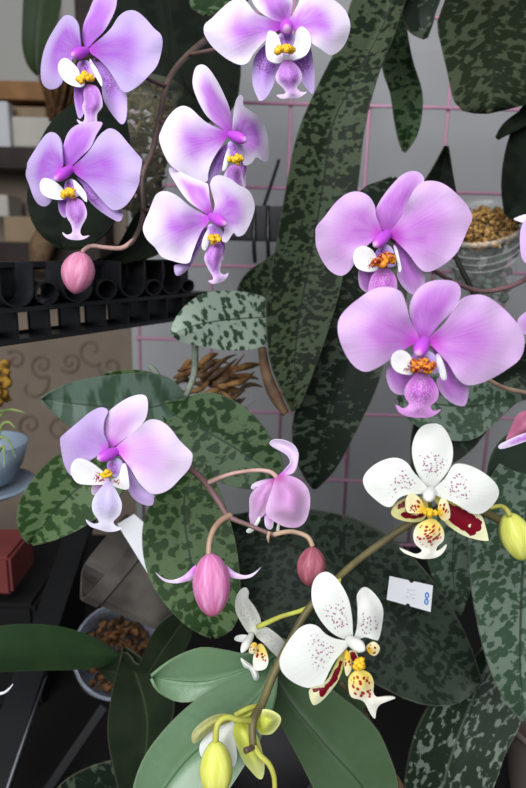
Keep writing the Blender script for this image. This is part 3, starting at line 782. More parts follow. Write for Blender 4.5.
flower(P1, dict(crop=(135, 60, 3.757), d=.335, tilt=(.35, .1), heart=(362, 280), label='lilac flower turned towards the grey wall', parts=[
 ('petal', 'white_lilac', fold(.25), [(350,272),(310,255),(270,235),(240,210),(210,182),(180,172),(150,185),(120,220),(98,265),(90,295),(105,345),(130,390),(165,420),(210,445),(245,458),(272,455),(275,425),(285,390),(310,345),(340,300)]),
 ('dorsal_sepal', 'white_lilac_sepal', SEP, [(352,275),(310,245),(270,210),(240,160),(218,100),(218,60),(230,25),(255,17),(280,35),(310,80),(335,130),(355,180),(362,230),(366,270)]),
 ('petal', 'white_lilac', fold(.9), [(372,275),(370,230),(372,190),(380,150),(395,130),(407,140),(408,170),(440,195),(475,220),(490,255),(500,290),(503,350),(498,378),(480,382),(455,365),(440,385),(410,395),(405,340),(400,300)]),
 ('lateral_sepal', 'lilac_spot', LAT, [(345,315),(310,345),(290,385),(275,430),(272,465),(290,470),(320,430),(340,380),(355,335)]),
 ('lateral_sepal', 'white_lilac_sepal', LAT, [(400,380),(395,420),(400,470),(415,480),(417,440),(418,390)]),
 ('lip_lobe', 'white_lobe', LOBR, [(352,330),(338,360),(328,415),(345,405),(358,360)]),
 ('lip_throat', 'lilac_spot', dict(push=-.001, dome=.001), [(350,310),(385,305),(405,330),(400,370),(355,370)]),
 ('lip_tip', 'lip_lilac', dict(MID, push=.001), [(360,395),(335,430),(335,480),(380,495),(412,480),(405,440),(395,400)])],
 column=((358,280),(420,303),52,'col_magenta'), callus=((378,372),(30,20),'callus')))
flower(P1, dict(crop=(135, 165, 3.757), d=.31, tilt=(.3, .1), heart=(290, 195), label='lowest lilac flower, above the silver mottled leaf', parts=[
 ('petal', 'white_lilac', fold(.2), [(280,195),(240,175),(200,150),(165,120),(135,103),(105,98),(80,110),(65,140),(50,180),(35,215),(30,245),(45,280),(75,310),(100,345),(140,360),(180,370),(205,365),(215,335),(230,295),(250,250),(275,218)]),
 ('dorsal_sepal', 'white_lilac_sepal', dict(SEP, push=.006, curl=.03), [(280,190),(240,165),(205,140),(175,105),(150,65),(130,30),(130,10),(160,20),(210,45),(260,65),(275,75),(280,120),(290,180)]),
 ('petal', 'white_lilac', fold(.45), [(292,190),(300,150),(290,110),(283,70),(295,45),(320,38),(355,50),(390,75),(420,90),(437,110),(450,150),(445,185),(430,225),(410,260),(385,268),(370,255),(345,290),(325,280),(335,240),(315,205)]),
 ('lateral_sepal', 'lilac_spot', LAT, [(262,235),(225,290),(210,340),(185,370),(150,375),(147,395),(155,415),(175,412),(200,390),(225,350),(245,310),(268,250)]),
 ('lateral_sepal', 'white_lilac_sepal', LAT, [(325,285),(318,320),(325,350),(335,355),(338,300)]),
 ('lip_lobe', 'white_lobe', LOBR, [(275,240),(258,270),(250,305),(262,322),(275,300),(282,260)]),
 ('lip_throat', 'lilac_spot', dict(push=-.001, dome=.001), [(275,225),(310,225),(330,250),(320,280),(280,280)]),
 ('lip_tip', 'lip_lilac', MID, [(290,295),(268,325),(260,355),(275,390),(290,415),(293,430),(275,435),(290,446),(315,443),(340,430),(352,405),(335,412),(320,400),(325,360),(330,330),(318,295)])],
 column=((285,192),(345,225),52,'col_magenta'), callus=((300,276),(26,22),'callus')))

P2 = plant('pink_orchid', P(485, 240, .5), 'orchid bearing two large orchid-pink flowers with red-spotted yellow centres')
flower(P2, dict(crop=(310, 165, 3.094), d=.30, tilt=(-.15, .2), heart=(240, 215), label='upper pink flower overlapping the clear bark pot', parts=[
 ('petal', 'orchid', fold(-.35), [(222,205),(205,160),(200,125),(180,95),(150,82),(115,88),(80,115),(45,160),(20,190),(17,215),(20,255),(40,300),(65,330),(95,343),(120,330),(140,300),(155,270),(205,225)]),
 ('dorsal_sepal', 'orchid_sepal', SEP, [(230,208),(205,170),(203,140),(220,105),(250,65),(285,30),(320,18),(345,28),(353,50),(335,75),(310,115),(290,150),(265,190),(245,208)]),
 ('petal', 'orchid', PET, [(245,212),(280,165),(300,125),(320,80),(350,52),(390,50),(425,65),(460,95),(490,130),(502,165),(490,195),(475,230),(455,270),(425,300),(385,325),(355,330),(330,310),(305,275),(262,232)]),
 ('lateral_sepal', 'orchid_sepal', LAT, [(155,320),(150,360),(160,385),(185,395),(205,370),(210,325)]),
 ('lateral_sepal', 'orchid_sepal', LAT, [(250,228),(262,260),(272,310),(270,345),(290,380),(320,402),(345,385),(357,355),(345,325),(310,280),(275,238)]),
 ('lip_lobe', 'white_lobe_spot', LOB, [(210,300),(195,265),(165,250),(140,262),(133,290),(145,318),(175,330),(208,325)]),
 ('lip_lobe', 'white_lobe', LOBR, [(258,250),(268,290),(275,330),(283,320),(275,280),(268,255)]),
 ('lip_throat', 'lilac_spot', dict(push=-.002, dome=.001), [(205,265),(235,245),(258,265),(265,310),(230,315),(200,300)]),
 ('lip_tip', 'orchid_spot', MID, [(215,322),(190,345),(180,385),(190,412),(235,425),(265,400),(268,355),(245,322)])],
 column=((242,212),(197,252),50,'col_magenta'), callus=((228,295),(40,24),'callus_red')))
flower(P2, dict(crop=(330, 275, 2.684), d=.265, tilt=(0, .2), heart=(252, 180), label='lower and larger pink flower above the white spotted flower', parts=[
 ('petal', 'orchid', PET, [(240,172),(215,120),(205,80),(190,45),(155,32),(115,38),(75,65),(40,95),(22,125),(23,165),(40,210),(65,245),(95,260),(130,248),(165,225),(215,190)]),
 ('dorsal_sepal', 'orchid_sepal', SEP, [(243,170),(220,125),(213,85),(230,45),(260,20),(300,13),(335,18),(350,35),(348,65),(325,100),(295,130),(262,170)]),
 ('petal', 'orchid', PET, [(265,175),(300,140),(325,105),(345,75),(375,55),(415,55),(455,80),(495,120),(518,155),(522,190),(510,225),(480,250),(440,275),(400,292),(365,295),(340,275),(315,235),(275,192)]),
 ('lateral_sepal', 'orchid_sepal', LAT, [(185,215),(152,255),(155,290),(170,315),(200,322),(225,300),(228,260),(210,225)]),
 ('lateral_sepal', 'orchid_sepal', LAT, [(275,200),(298,240),(295,270),(285,285),(300,320),(330,345),(360,352),(370,330),(370,295),(340,275),(315,235),(285,200)]),
 ('lip_lobe', 'white_lobe_spot', LOB, [(228,250),(215,215),(190,202),(168,215),(165,240),(180,260),(215,268)]),
 ('lip_lobe', 'white_lobe', LOBR, [(285,215),(290,250),(300,280),(313,278),(308,245),(295,215)]),
 ('lip_throat', 'lilac_spot', dict(push=-.002, dome=.001), [(222,215),(250,200),(282,215),(292,262),(250,262),(220,250)]),
 ('lip_tip', 'orchid_spot', MID, [(238,260),(205,295),(200,325),(212,345),(197,358),(178,348),(185,368),(210,380),(245,383),(275,380),(298,362),(280,366),(270,352),(288,335),(290,305),(265,268)])],
 column=((255,175),(234,216),50,'col_magenta'), callus=((245,244),(42,20),'callus_red')))

P3 = plant('blush_orchid', P(165, 470, .45), 'mottled-leaved orchid with one blush flower and drooping pink buds')
flower(P3, dict(crop=(50, 385, 3.507), d=.32, tilt=(-.25, .2), heart=(225, 230), label='blush pink flower with white spotted lip', parts=[
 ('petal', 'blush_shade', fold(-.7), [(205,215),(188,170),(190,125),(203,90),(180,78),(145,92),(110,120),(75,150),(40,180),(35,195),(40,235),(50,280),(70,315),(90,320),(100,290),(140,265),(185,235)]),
 ('dorsal_sepal', 'blush', SEP, [(212,215),(190,180),(188,140),(205,95),(240,65),(280,42),(320,33),(340,45),(343,85),(332,125),(300,160),(260,190),(225,215)]),
 ('petal', 'blush', PET, [(228,222),(275,180),(315,145),(350,122),(385,125),(420,150),(455,195),(490,230),(500,250),(490,290),(455,330),(420,365),(380,382),(345,375),(310,340),(280,290),(245,245)]),
 ('lateral_sepal', 'blush', LAT, [(160,335),(145,365),(150,385),(175,380),(190,340)]),
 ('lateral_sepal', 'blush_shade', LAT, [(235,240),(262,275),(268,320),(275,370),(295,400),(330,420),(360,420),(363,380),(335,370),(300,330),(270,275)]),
 ('lip_lobe', 'white_lobe_spot', LOB, [(205,325),(160,285),(120,262),(90,260),(73,285),(75,315),(95,343),(130,350),(175,350),(200,345)]),
 ('lip_lobe', 'white_lobe_spot', LOBR, [(215,330),(240,320),(252,280),(265,280),(275,320),(275,365),(235,360),(218,348)]),
 ('lip_throat', 'lilac_spot', dict(push=-.002, dome=.001), [(200,275),(230,255),(255,275),(250,320),(210,315)]),
 ('lip_tip', 'lip_pale', MID, [(198,340),(165,375),(148,410),(150,445),(172,480),(150,488),(125,473),(140,495),(165,505),(200,515),(235,512),(255,500),(235,498),(222,480),(245,455),(252,420),(240,385),(215,342)])],
 column=((235,232),(165,260),56,'col_magenta'), callus=((200,310),(26,18),'callus')))
flower(P3, dict(crop=(230, 430, 4.636), d=.33, tilt=(0, 0), heart=(215, 220), label='nodding half-open pink flower seen from behind', parts=[
 ('dorsal_sepal', 'blush', dict(dome=-.004, push=.002), [(225,212),(260,180),(282,150),(265,115),(225,90),(190,70),(188,55),(215,45),(260,52),(295,72),(315,105),(312,150),(295,195),(255,210)]),
 ('petal', 'nod', dict(dome=.010, push=0), [(212,215),(195,270),(175,330),(165,370),(175,400),(215,430),(260,450),(310,452),(345,430),(365,385),(372,330),(365,280),(335,240),(290,215),(240,208)]),
 ('petal', 'nod', dict(dome=.006, push=.004, sx=-.6), [(205,222),(160,245),(110,280),(90,315),(90,370),(88,400),(100,440),(130,420),(165,385),(185,340),(192,290),(208,240)]),
 ('lateral_sepal', 'blush', dict(dome=.003, push=.012), [(200,225),(150,232),(105,250),(100,275),(150,270),(200,240)]),
 ('lip_tip', 'white_plain', dict(dome=.001, push=.008), [(135,400),(110,440),(85,455),(74,468),(85,478),(108,468),(140,420)]),
 ('lip_tip', 'blush', dict(dome=.001, push=.010), [(165,380),(160,430),(170,455),(188,462),(200,445),(200,390)]),
 ('lip_tip', 'white_plain', dict(dome=.0005, push=.012, res=6), [(222,420),(217,450),(215,468),(228,470),(230,440),(230,420)])]))

P4 = plant('white_orchid', P(265, 690, .36), 'orchid with white, wine-blotched yellow-lipped flowers and yellow buds')
W = dict(dome=.001, bow=.0035, wave=.0015)
flower(P4, dict(crop=(355, 415, 3.507), d=.285, tilt=(0, .15), heart=(262, 270), label='white flower with speckled petals under the larger pink flower', parts=[
 ('dorsal_sepal', 'white', dict(SEP), [(262,255),(225,215),(205,165),(200,115),(212,70),(235,40),(265,30),(300,35),(328,70),(343,115),(340,165),(320,205),(280,252)]),
 ('petal', 'white', W, [(255,255),(210,205),(185,170),(155,152),(120,152),(75,170),(40,200),(28,230),(40,265),(70,295),(105,320),(130,320),(150,295),(180,280),(240,275)]),
 ('petal', 'white', W, [(275,262),(315,225),(335,190),(355,172),(395,175),(440,195),(480,225),(502,255),(503,285),(480,320),(445,345),(410,345),(375,325),(340,305),(285,282)]),
 ('lateral_sepal', 'blotched', LAT, [(245,290),(200,285),(150,305),(128,335),(130,352),(150,365),(190,375),(235,372),(255,340),(255,310)]),
 ('lateral_sepal', 'wine', LAT, [(275,285),(300,330),(310,370),(350,405),(400,430),(462,442),(467,430),(455,380),(440,350),(400,330),(340,300)]),
 ('lip_lobe', 'yellow_lobe', LOB, [(248,325),(225,290),(200,277),(180,295),(180,335),(200,345),(245,342)]),
 ('lip_lobe', 'yellow_lobe', LOBR, [(290,330),(300,295),(318,295),(330,320),(333,360),(310,370),(295,355)]),
 ('lip_tip', 'yellow_spot', MID, [(258,365),(220,385),(205,415),(210,450),(235,475),(215,488),(185,478),(157,468),(175,485),(215,500),(245,505),(285,500),(310,482),(322,455),(305,470),(285,478),(290,460),(310,440),(312,410),(300,385),(278,365)])],
 column=((268,262),(252,302),54,'col_white'), callus=((262,345),(30,17),'callus')))
flower(P4, dict(crop=(270, 565, 4.046), d=.285, tilt=(.15, .1), heart=(330, 310), label='white flower turned sideways below the dark red bud', parts=[
 ('dorsal_sepal', 'white', SEP, [(318,305),(265,285),(225,250),(190,200),(170,145),(170,85),(190,45),(225,27),(260,45),(295,90),(320,145),(332,210),(335,265),(335,300)]),
 ('petal', 'white', fold(.6), [(340,305),(355,240),(357,180),(355,125),(375,92),(400,95),(435,130),(457,175),(455,235),(440,300),(420,302),(385,292),(350,305)]),
 ('petal', 'white', W, [(325,312),(265,300),(225,280),(195,250),(160,240),(120,255),(80,300),(50,350),(38,390),(50,435),(95,475),(150,497),(185,490),(215,480),(240,430),(265,385),(310,335)]),
 ('lateral_sepal', 'wine', LAT, [(295,345),(255,420),(225,470),(165,498),(158,520),(165,550),(180,568),(215,545),(250,505),(280,460),(305,380)]),
 ('lip_lobe', 'yellow_lobe', dict(LOBR, push=-.003), [(390,335),(405,318),(425,312),(445,335),(430,365),(405,362)]),
 ('lip_lobe', 'yellow_lobe', LOBR, [(310,345),(300,390),(305,440),(315,448),(330,420),(325,375)]),
 ('lip_throat', 'wine', dict(push=-.004, dome=.001, res=8), [(320,350),(345,350),(360,385),(345,400),(325,385)]),
 ('lip_tip', 'yellow_spot', MID, [(350,425),(320,455),(318,500),(330,535),(365,545),(385,560),(405,600),(425,622),(430,590),(445,565),(480,550),(508,537),(470,532),(435,535),(418,515),(420,475),(405,440),(375,425)])],
 column=((318,302),(385,345),66,'col_white'), callus=((362,402),(32,26),'callus')))
flower(P4, dict(crop=(180, 570, 4.046), d=.345, tilt=(0, 0), heart=(295, 260), label='small white flower in profile behind the main white stem', parts=[
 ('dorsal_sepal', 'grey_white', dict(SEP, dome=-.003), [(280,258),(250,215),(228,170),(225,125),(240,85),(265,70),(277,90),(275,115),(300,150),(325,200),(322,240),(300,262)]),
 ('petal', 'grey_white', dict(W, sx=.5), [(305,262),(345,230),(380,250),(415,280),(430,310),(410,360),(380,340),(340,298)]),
 ('petal', 'white_plain', dict(W, sx=-.8), [(290,275),(255,262),(225,268),(222,285),(255,292),(285,290)]),
 ('lip_lobe', 'yellow_lobe', LOBR, [(292,295),(278,330),(298,338),(312,300)]),
 ('lip_lobe', 'yellow_spot', LOB, [(325,300),(305,320),(295,370),(305,405),(345,400),(358,365),(345,320)]),
 ('lip_tip', 'white_plain', dict(MID, push=-.004), [(245,358),(258,392),(282,405),(300,445),(320,440),(315,410),(290,385),(262,365)])],
 column=((290,262),(248,335),44,'col_white')))
flower(P4, dict(crop=(180, 690, 4.383), d=.30, tilt=(0, 0), heart=(240, 140), label='yellow-green flower seen from behind beside the yellow bud', parts=[
 ('lateral_sepal', 'olive_petal', dict(dome=.005, push=.004), [(235,110),(170,105),(110,130),(65,170),(50,205),(60,235),(95,215),(150,170),(225,138)]),
 ('petal', 'white_plain', dict(dome=.004, push=.009), [(225,135),(170,160),(110,205),(85,250),(100,300),(180,330),(230,340),(250,300),(245,230),(240,150)]),
 ('dorsal_sepal', 'yellowgreen', dict(dome=.006, push=.005), [(245,140),(232,190),(250,250),(275,310),(310,355),(345,390),(365,380),(370,320),(350,230),(320,170),(275,138)]),
 ('lateral_sepal', 'yellowgreen', dict(dome=.006, push=.006), [(330,130),(355,88),(395,87),(430,105),(443,125),(435,155),(405,190),(370,197),(345,185)]),
 ('petal', 'yellowgreen', dict(dome=.004, push=.010), [(250,110),(300,88),(345,75),(335,115),(280,135)])]))

# stems, pedicels, buds
def bud(plant_, p0, p1, w, d, mat, d1=None, label=None, seams=3, pw=.46):
    n = 15; pts, rr = [], []; d1 = d if d1 is None else d1
    for i in range(n):
        q = i/(n-1); dd = d+(d1-d)*q
        pts.append(P(p0[0]+(p1[0]-p0[0])*q, p0[1]+(p1[1]-p0[1])*q, dd))
        rr.append(max(.03, math.sin(math.pi*(q*.985+.008))**pw*(1.04-.16*(q-.42)**2*4))*w*dd/F)
    o = tube_w('bud', pts, rr, M[mat], plant_, 30, profile=lambda a, q: 1-.085*abs(math.cos(a*seams/2+.5))**10-.012*math.cos(a*9))
    if label: o['label'] = label
    return o
tube('flower_stem', [(212, 36, .50), (206, 40, .48), (188, 55, .44), (172.6, 73, .41), (165, 91, .40), (159, 122, .395), (152, 152, .39), (142, 178, .385), (143, 215, .38), (133.5, 240, .37), (122, 248, .365)], [3.2, 3.2, 3, 3, 3, 2.8, 2.8, 2.6, 2.6, 2.4, 2.2], M['stem_brown'], P1)
tube('pedicel', [(133.5, 240, .37), (122, 248, .365), (105, 247.5, .362), (92, 246, .36), (84, 250, .358), (82, 255, .357)], [2.4, 2.4, 2.2, 2.2, 2.3, 2.4], M['stem_pink'], P1)
tube('pedicel', [(165.6, 86, .40), (150, 80, .385), (130, 68, .37), (95, 58, .363)], 2.0, M['stem_plum'], P1)
tube('pedicel', [(143, 176, .386), (120, 178, .37), (85, 172, .357)], 2.0, M['stem_plum'], P1)
tube('pedicel', [(188, 55, .44), (240, 44, .36), (285, 30, .306)], 2.0, M['stem_plum'], P1)
tube('pedicel', [(159, 122, .395), (200, 128, .36), (230, 134, .342)], 2.0, M['stem_plum'], P1)
tube('pedicel', [(143, 210, .38), (180, 212, .345), (211, 216, .317)], 2.0, M['stem_plum'], P1)
bud(P1, (82, 252), (74.5, 293.5), 15.8, .357, 'bud_pink', label='drooping closed pink bud')
# right spike
tube('flower_stem', [(560, 258, .40), (526, 279, .385), (505, 288, .375), (478, 291, .37), (450, 280, .35)], [2.6, 2.6, 2.6, 2.4, 2.2], M['stem_plum'], P2)
tube('pedicel', [(450, 280, .35), (420, 262, .32), (388, 236, .304)], 2.2, M['stem_plum'], P2)
tube('pedicel', [(560, 402, .36), (526, 393, .34), (505, 388, .325), (487, 379, .31), (430, 345, .272)], [2.2, 2.2, 2.2, 2.2, 2], M['stem_tan'], P2)
tube('aerial_root', [(455, 256, .42), (463, 272, .41), (472, 290, .40), (478, 302, .39)], 2.6, stem_mat('root_black', (40, 38, 34), (28, 28, 24)), P2)
fE = empty('flower', P(556, 280, .37), P2); fE['label'] = 'pink flower on the far side of the larger pink flower'
for nm, o_, mt, ps in (('petal', [(556,276),(540,268),(524,262),(520,245),(522,225),(535,212),(555,215),(570,240),(565,268)], 'orchid', 0),
  ('dorsal_sepal', [(558,272),(545,240),(530,226),(515,220),(516,217.5),(530,214),(552,222),(566,262)], 'white_lilac_sepal', .004),
  ('lateral_sepal', [(552,284),(530,308),(518,319),(520,331),(535,336),(555,318),(562,290)], 'orchid_sepal', .004),
  ('petal', [(562,278),(590,250),(620,255),(630,285),(605,310),(575,300)], 'orchid', 0),
  ('lip_tip', [(552,288),(545,305),(550,330),(565,330),(570,305),(563,288)], 'orchid_spot', -.008)):
    patch(nm, o_, (558, 279), .37, M[mt], fE, push=ps, dome=.0015, bow=.003, ctr=(558, 279))
tube('column', [(558, 278, .37), (557, 284, .362), (555, 291, .359)], [6, 7, 3], M['col_magenta'], fE)
tube('pedicel', [(545, 268, .393), (552, 274, .385), (558, 279, .373)], 2, M['stem_plum'], P2)
fE2 = empty('flower', P(545, 425, .33), P2); fE2['label'] = 'dusky rose flower seen from behind over the dark leaf'
patch('petal', [(560, 405), (530, 410), (518, 414), (510, 430), (506, 442), (520, 440), (545, 430)], (560, 415), .33, plain('dusky_rose', (176, 100, 130), .5), fE2, dome=.006)
patch('petal', [(545, 430), (525, 433), (508, 440), (499, 445), (500, 449), (510, 447), (530, 440), (550, 434)], (548, 432), .324, M['white_lilac_sepal'], fE2, dome=.001)
# blush spike
t7 = lambda *a: [(130+x/2.391, 420+y/2.391, d) for x, y, d in a]
tube('flower_stem', [(120, 440, .40), (160, 452, .37)] + t7((145,118,.352),(180,150,.345),(215,200,.338),(235,230,.334),(280,250,.330),(330,270,.326),(347,275,.325)), [3.2, 3.2, 3.2, 3.2, 3.1, 3, 2.3, 2.2, 2.4], M['stem_plum'], P3)
tube('pedicel', t7((345,274,.325),(370,268,.322),(395,268,.318),(425,280,.315),(437,303,.313)), [2.6, 2.4, 2.3, 2.4, 2.6], M['stem_tan'], P3)
tube('pedicel', t7((240,228,.334),(218,240,.328),(200,262,.322),(190,292,.318),(188,325,.316)), [3.4, 3.2, 3, 2.8, 2.9], M['stem_tan'], P3)
tube('pedicel', t7((188,150,.344),(215,138,.342),(250,127,.34),(300,120,.336),(335,124,.333),(352,138,.331)), [2.6, 2.2, 2, 2, 2.2, 2.6], M['stem_pink'], P3)
tube('bract', t7((333,268,.324),(330,282,.322),(332,294,.322)), [2, 1.6, .3], M['stem_tan'], P3)
tube('pedicel', [(172, 456, .362), (140, 455, .34), (115, 452, .328)], 2.2, M['stem_pink'], P3)
bud(P3, (313, 547), (309, 586), 14.2, .313, 'bud_red', label='closed dark red bud')
fo = empty('flower', P(210, 556, .316), P3); fo['label'] = 'opening rose bud with two spread sepals'
bud(fo, (210, 554), (213, 616), 18.4, .314, 'bud_rose', pw=.40)
t6 = lambda *a: [(150+x/4.383, 500+y/4.383) for x, y in a]
patch('sepal', t6((200,285),(150,330),(100,350),(60,343),(25,317),(55,352),(100,365),(150,360),(192,340)), t6((200,310))[0], .318, M['blush'], fo, dome=.002, curl=-.006)
patch('sepal', t6((320,275),(370,315),(420,330),(460,315),(485,295),(450,335),(400,347),(350,338),(330,315)), t6((322,290))[0], .318, M['blush'], fo, dome=.002, curl=-.006)
# white spike
t5 = lambda *a: [(180+x/4.383, 690+y/4.383, d) for x, y, d in a]
tube('flower_stem', [(570, 566, .36), (526, 537, .34), (486, 513, .325), (450, 505, .315), (410, 524, .318), (370, 551, .325), (340, 576, .33), (310, 607, .33), (288, 645, .325), (272, 678, .318)]+t5((360,60,.31),(325,120,.302),(318,180,.298),(320,240,.296)), [4.5, 4.5, 4.3, 4, 3.8, 3.6, 3.6, 3.8, 4, 4.2, 4.2, 4.2, 4, 3.8], M['stem_olive'], P4)
tube('flower_stem', t5((320,240,.296),(350,285,.295),(390,325,.294),(412,380,.293),(416,450,.292)), [3.4, 3, 2.8, 2.6, 2.4], M['stem_yellow'], P4)
tube('stem_node', t5((325,250,.296),(305,258,.292),(286,266,.29)), [2.6, 2.8, 3.2], M['stem_brown'], P4)
tube('pedicel', t5((320,135,.302),(260,132,.294),(205,120,.29),(165,150,.287),(155,230,.286)), [3.4, 3, 3, 3, 3.4], M['stem_yellow'], P4)
tube('pedicel', t5((345,70,.312),(300,80,.306),(240,112,.302)), 2.6, M['stem_yellow'], P4)
tube('pedicel', [(312, 605, .33), (300, 611, .334), (280, 617, .338), (258, 627, .345)], [2, 2.2, 2.3, 2.8], M['stem_yellow'], P4)
tube('pedicel', [(340, 576, .33), (336, 608, .318), (347, 640, .293)], 2, M['stem_yellow'], P4)
tube('pedicel', [(430, 512, .317), (430, 500, .30), (430, 492, .288)], 2, M['stem_yellow'], P4)
bud(P4, (215.5, 741), (216.5, 800), 16, .286, 'bud_yellow', label='closed yellow bud beside the yellow-green flower')
tube('pedicel', [(490, 508, .327), (500, 506, .325), (506, 509, .322), (510, 516, .32)], [2, 2.2, 2.4, 2.8], M['stem_yellow'], P4)
bud(P4, (508, 513), (523, 560), 15.5, .325, 'bud_yellow', label='closed yellow bud behind the olive stem')
tube('aerial_root', [(340, 682, .392), (366, 715, .40), (372, 745, .40), (384, 765, .40), (396, 778, .40), (402, 790, .40)], [2, 2.6, 2.6, 2.4, 3, 4], M['stem_dead'], P4)

# ------------------------------------------------------------------ leaves
P5 = plant('hanging_orchid', P(400, -30, .5), 'orchid whose long dark mottled leaves hang down over the wire grid')
leaf([(372,-40),(352,0),(340,40),(316,90),(297,136),(282,212),(272,269),(266.5,298),(269,355),(281,389),(293,412)], [(425,-40),(405,0),(392,40),(379,71),(365,125),(358,185),(350,235),(342,280),(335,308),(316,365),(297,408)], .44, .47, M['leaf_long'], P5, .006, -.012, [(400,-40),(388,15),(347,94),(331,130),(322,193),(308,269),(296,341),(294,411)], N=34)
leaf([(380,0),(381,20),(383,67),(391,92),(395,119),(399,138),(404,151)], [(400,-20),(406,28),(412,61),(421,89),(421.6,111),(416,136),(404,152)], .50, .54, M['leaf_silver' if False else 'leaf_mid'], P5, .006, .004, [(392,-10),(396,40),(403,70),(408,95),(409,120),(404,151)])
leaf([(400,-25),(402,0),(404,20),(412,32),(425,37.5)], [(445,-25),(440,0),(436,10),(433,22),(426,37.5)], .47, .46, M['leaf_dark'], P5, .003, .004)
leaf([(462,-60),(445,0),(437,24),(442,50),(448,75),(453,99),(464,112),(486,114)], [(590,-60),(585,40),(552,90),(530,103),(516,107.5),(500,111.5),(488,114)], .37, .475, leaf_mat('leaf_broad_dark', (104, 116, 88), (50, 62, 42), 190, .45, rib=(56, 66, 46), spec=.15), P5, -.008, -.012, [(490,-60),(488,0),(492,50),(494,90),(488,114)])
leaf([(286,312),(268,299),(251,293),(226.5,290.5),(205,293),(187,303.6),(174.8,319),(171,329.5),(172,336)], [(286,322),(268,343),(248,350),(223,350),(199,346),(181,341.7),(173,337)], .50, .412, M['leaf_silver'], P5, -.004, .004, [(286,317),(269,317),(235,319),(211,322),(190,327),(172,335)])
leaf([(290,250),(262,262),(245,275),(238,290)], [(292,330),(280,318),(262,308),(240,294)], .51, .49, M['leaf_long'], P5, .002, .002)
leaf([(224,-30),(196,-10),(190,4),(205,14)], [(236,-30),(240,-8),(228,8),(207,14)], .46, .45, M['leaf_mid'], P5, .002, .002)
tube('dead_stem', [(262, 348, .47), (266, 372, .475), (274, 394, .475), (286, 414, .475)], [4.5, 5.5, 6.5, 4], M['stem_dead'], P5, 8)
L11 = leaf([(95,-40),(100,20),(108,60),(125,95)], [(215,-40),(238,40),(240,80),(230,110),(190,125),(130,100)], .56, .58, M['leaf_black'], P1, .006, .01)
leaf([(255,-30),(240,20),(236,60),(238,95),(228,112)], [(170,-30),(175,40),(190,90),(226,113)], .555, .565, M['leaf_black'], P1, .004, .006)
leaf([(92,95),(60,112),(40,140),(30,175),(27,205),(38,232),(62,248)], [(125,110),(130,150),(125,190),(112,225),(90,245),(64,249)], .47, .46, M['leaf_black'], P1, .004, .006)
leaf([(150,205),(135,215),(115,250),(95,262)], [(170,230),(160,252),(130,262),(97,264)], .50, .49, M['leaf_black'], P1, .003, .004)
P7 = plant('far_orchid', P(40, -60, .8), 'plain green leaf hanging in front of the wooden wall shelf', 'leaf')
leaf([(26,-60),(23,0),(22,25),(22,45),(27,64),(37,75)], [(64,-60),(61,0),(57,22),(52,45),(46,62),(38,75)], .80, .82, M['leaf_far'], P7, .006, .01)
# pink orchid
leaf([(330,270),(318,340),(300,395),(292,430),(298,465),(314,489)], [(408,290),(390,345),(376,390),(354,436),(335,470),(315,489)], .50, .53, M['leaf_dark'], P2, .005, .012, [(370,285),(352,350),(330,410),(318,455),(314,489)])
leaf([(415,220),(420,190),(432,170),(446,146)], [(460,225),(458,200),(453,175),(447,146)], .56, .55, M['leaf_black'], P2, .004, .002)
leaf([(350,240),(352,205),(366,186),(392,178)], [(420,250),(425,215),(415,188),(394,178)], .50, .51, M['leaf_dark'], P2, .003, .004)
leaf([(560,90),(526,102),(512,130),(504,160),(502,190),(506,214)], [(590,130),(580,170),(560,205),(530,222),(508,216)], .50, .52, M['leaf_black'], P2, .004, .006)
leaf([(526,108),(512,116),(502,126),(497,137)], [(530,122),(517,130),(508,134),(498,138.5)], .495, .49, M['leaf_black'], P2, .001, .001)
leaf([(540,340),(490,360),(450,378),(425,400),(412,432),(412,470)], [(556,388),(515,404),(492,425),(470,452),(440,470),(414,474)], .46, .48, M['leaf_dark'], P2, .004, .008)
leaf([(515,396),(470,374),(430,372),(405,385),(398,400)], [(515,402),(480,436),(450,440),(415,425),(400,404)], .452, .462, M['leaf_right'], P2, .003, .003)
# blush orchid
leaf([(186,396),(172,380),(150,373),(120,374.5),(85,379),(60,387),(41,399)], [(186,402),(172,416),(150,430),(120,442),(92,440),(66,424),(42,400)], .46, .44, M['leaf_bluish'], P3, .004, .008, [(186,399),(140,409),(90,405),(41,399.5)])
leaf([(182,396),(172,384),(155,374),(130,370),(104,374)], [(176,404),(155,398),(130,388),(106,376)], .47, .466, M['leaf_green'], P3, .002, .002)
leaf([(120,438),(95,440),(70,447),(45,465),(25,490),(17,512),(19,532),(30,543.5)], [(130,478),(112,505),(85,526),(55,540),(32,544)], .45, .44, M['leaf_green'], P3, .005, .008, [(128,455),(95,475),(60,505),(30,543)])
leaf([(190,465),(165,485),(146,513),(142,545),(150,580),(170,610),(190,628),(212,637)], [(205,462),(222,498),(235,540),(240,580),(240,610),(231,631),(214,637)], .44, .41, M['leaf_green'], P3, .005, .010, [(197,463),(184,500),(188,545),(198,590),(213,637)])
leaf([(166,402),(175.6,401),(200,393),(221,395),(242.5,406),(261,424),(276,448),(283,466),(279,483)], [(164,420),(172,442),(190,465),(220,482),(250,489),(277,484)], .46, .43, M['leaf_mid'], P3, .005, .010, [(165,410),(200,428),(235,448),(262,466),(279,483)])
tube('aerial_root', [(195, 345, .455), (195, 362, .45), (193, 378, .447), (186, 396, .447)], [3.4, 3.4, 3.2, 3], M['root_grey'], P3)
tube('aerial_root', [(150, 366, .478), (155, 372, .476), (160, 382, .472), (168, 398, .466)], [2.5, 3.5, 3.5, 3], M['root_grey'], P3)
tube('stem', [(160, 380, .48), (164, 405, .462), (166, 430, .458), (172, 470, .46), (178, 500, .47)], [7, 8, 9, 9, 8], M['stem_dead'], P3, 10)
random.seed(5)
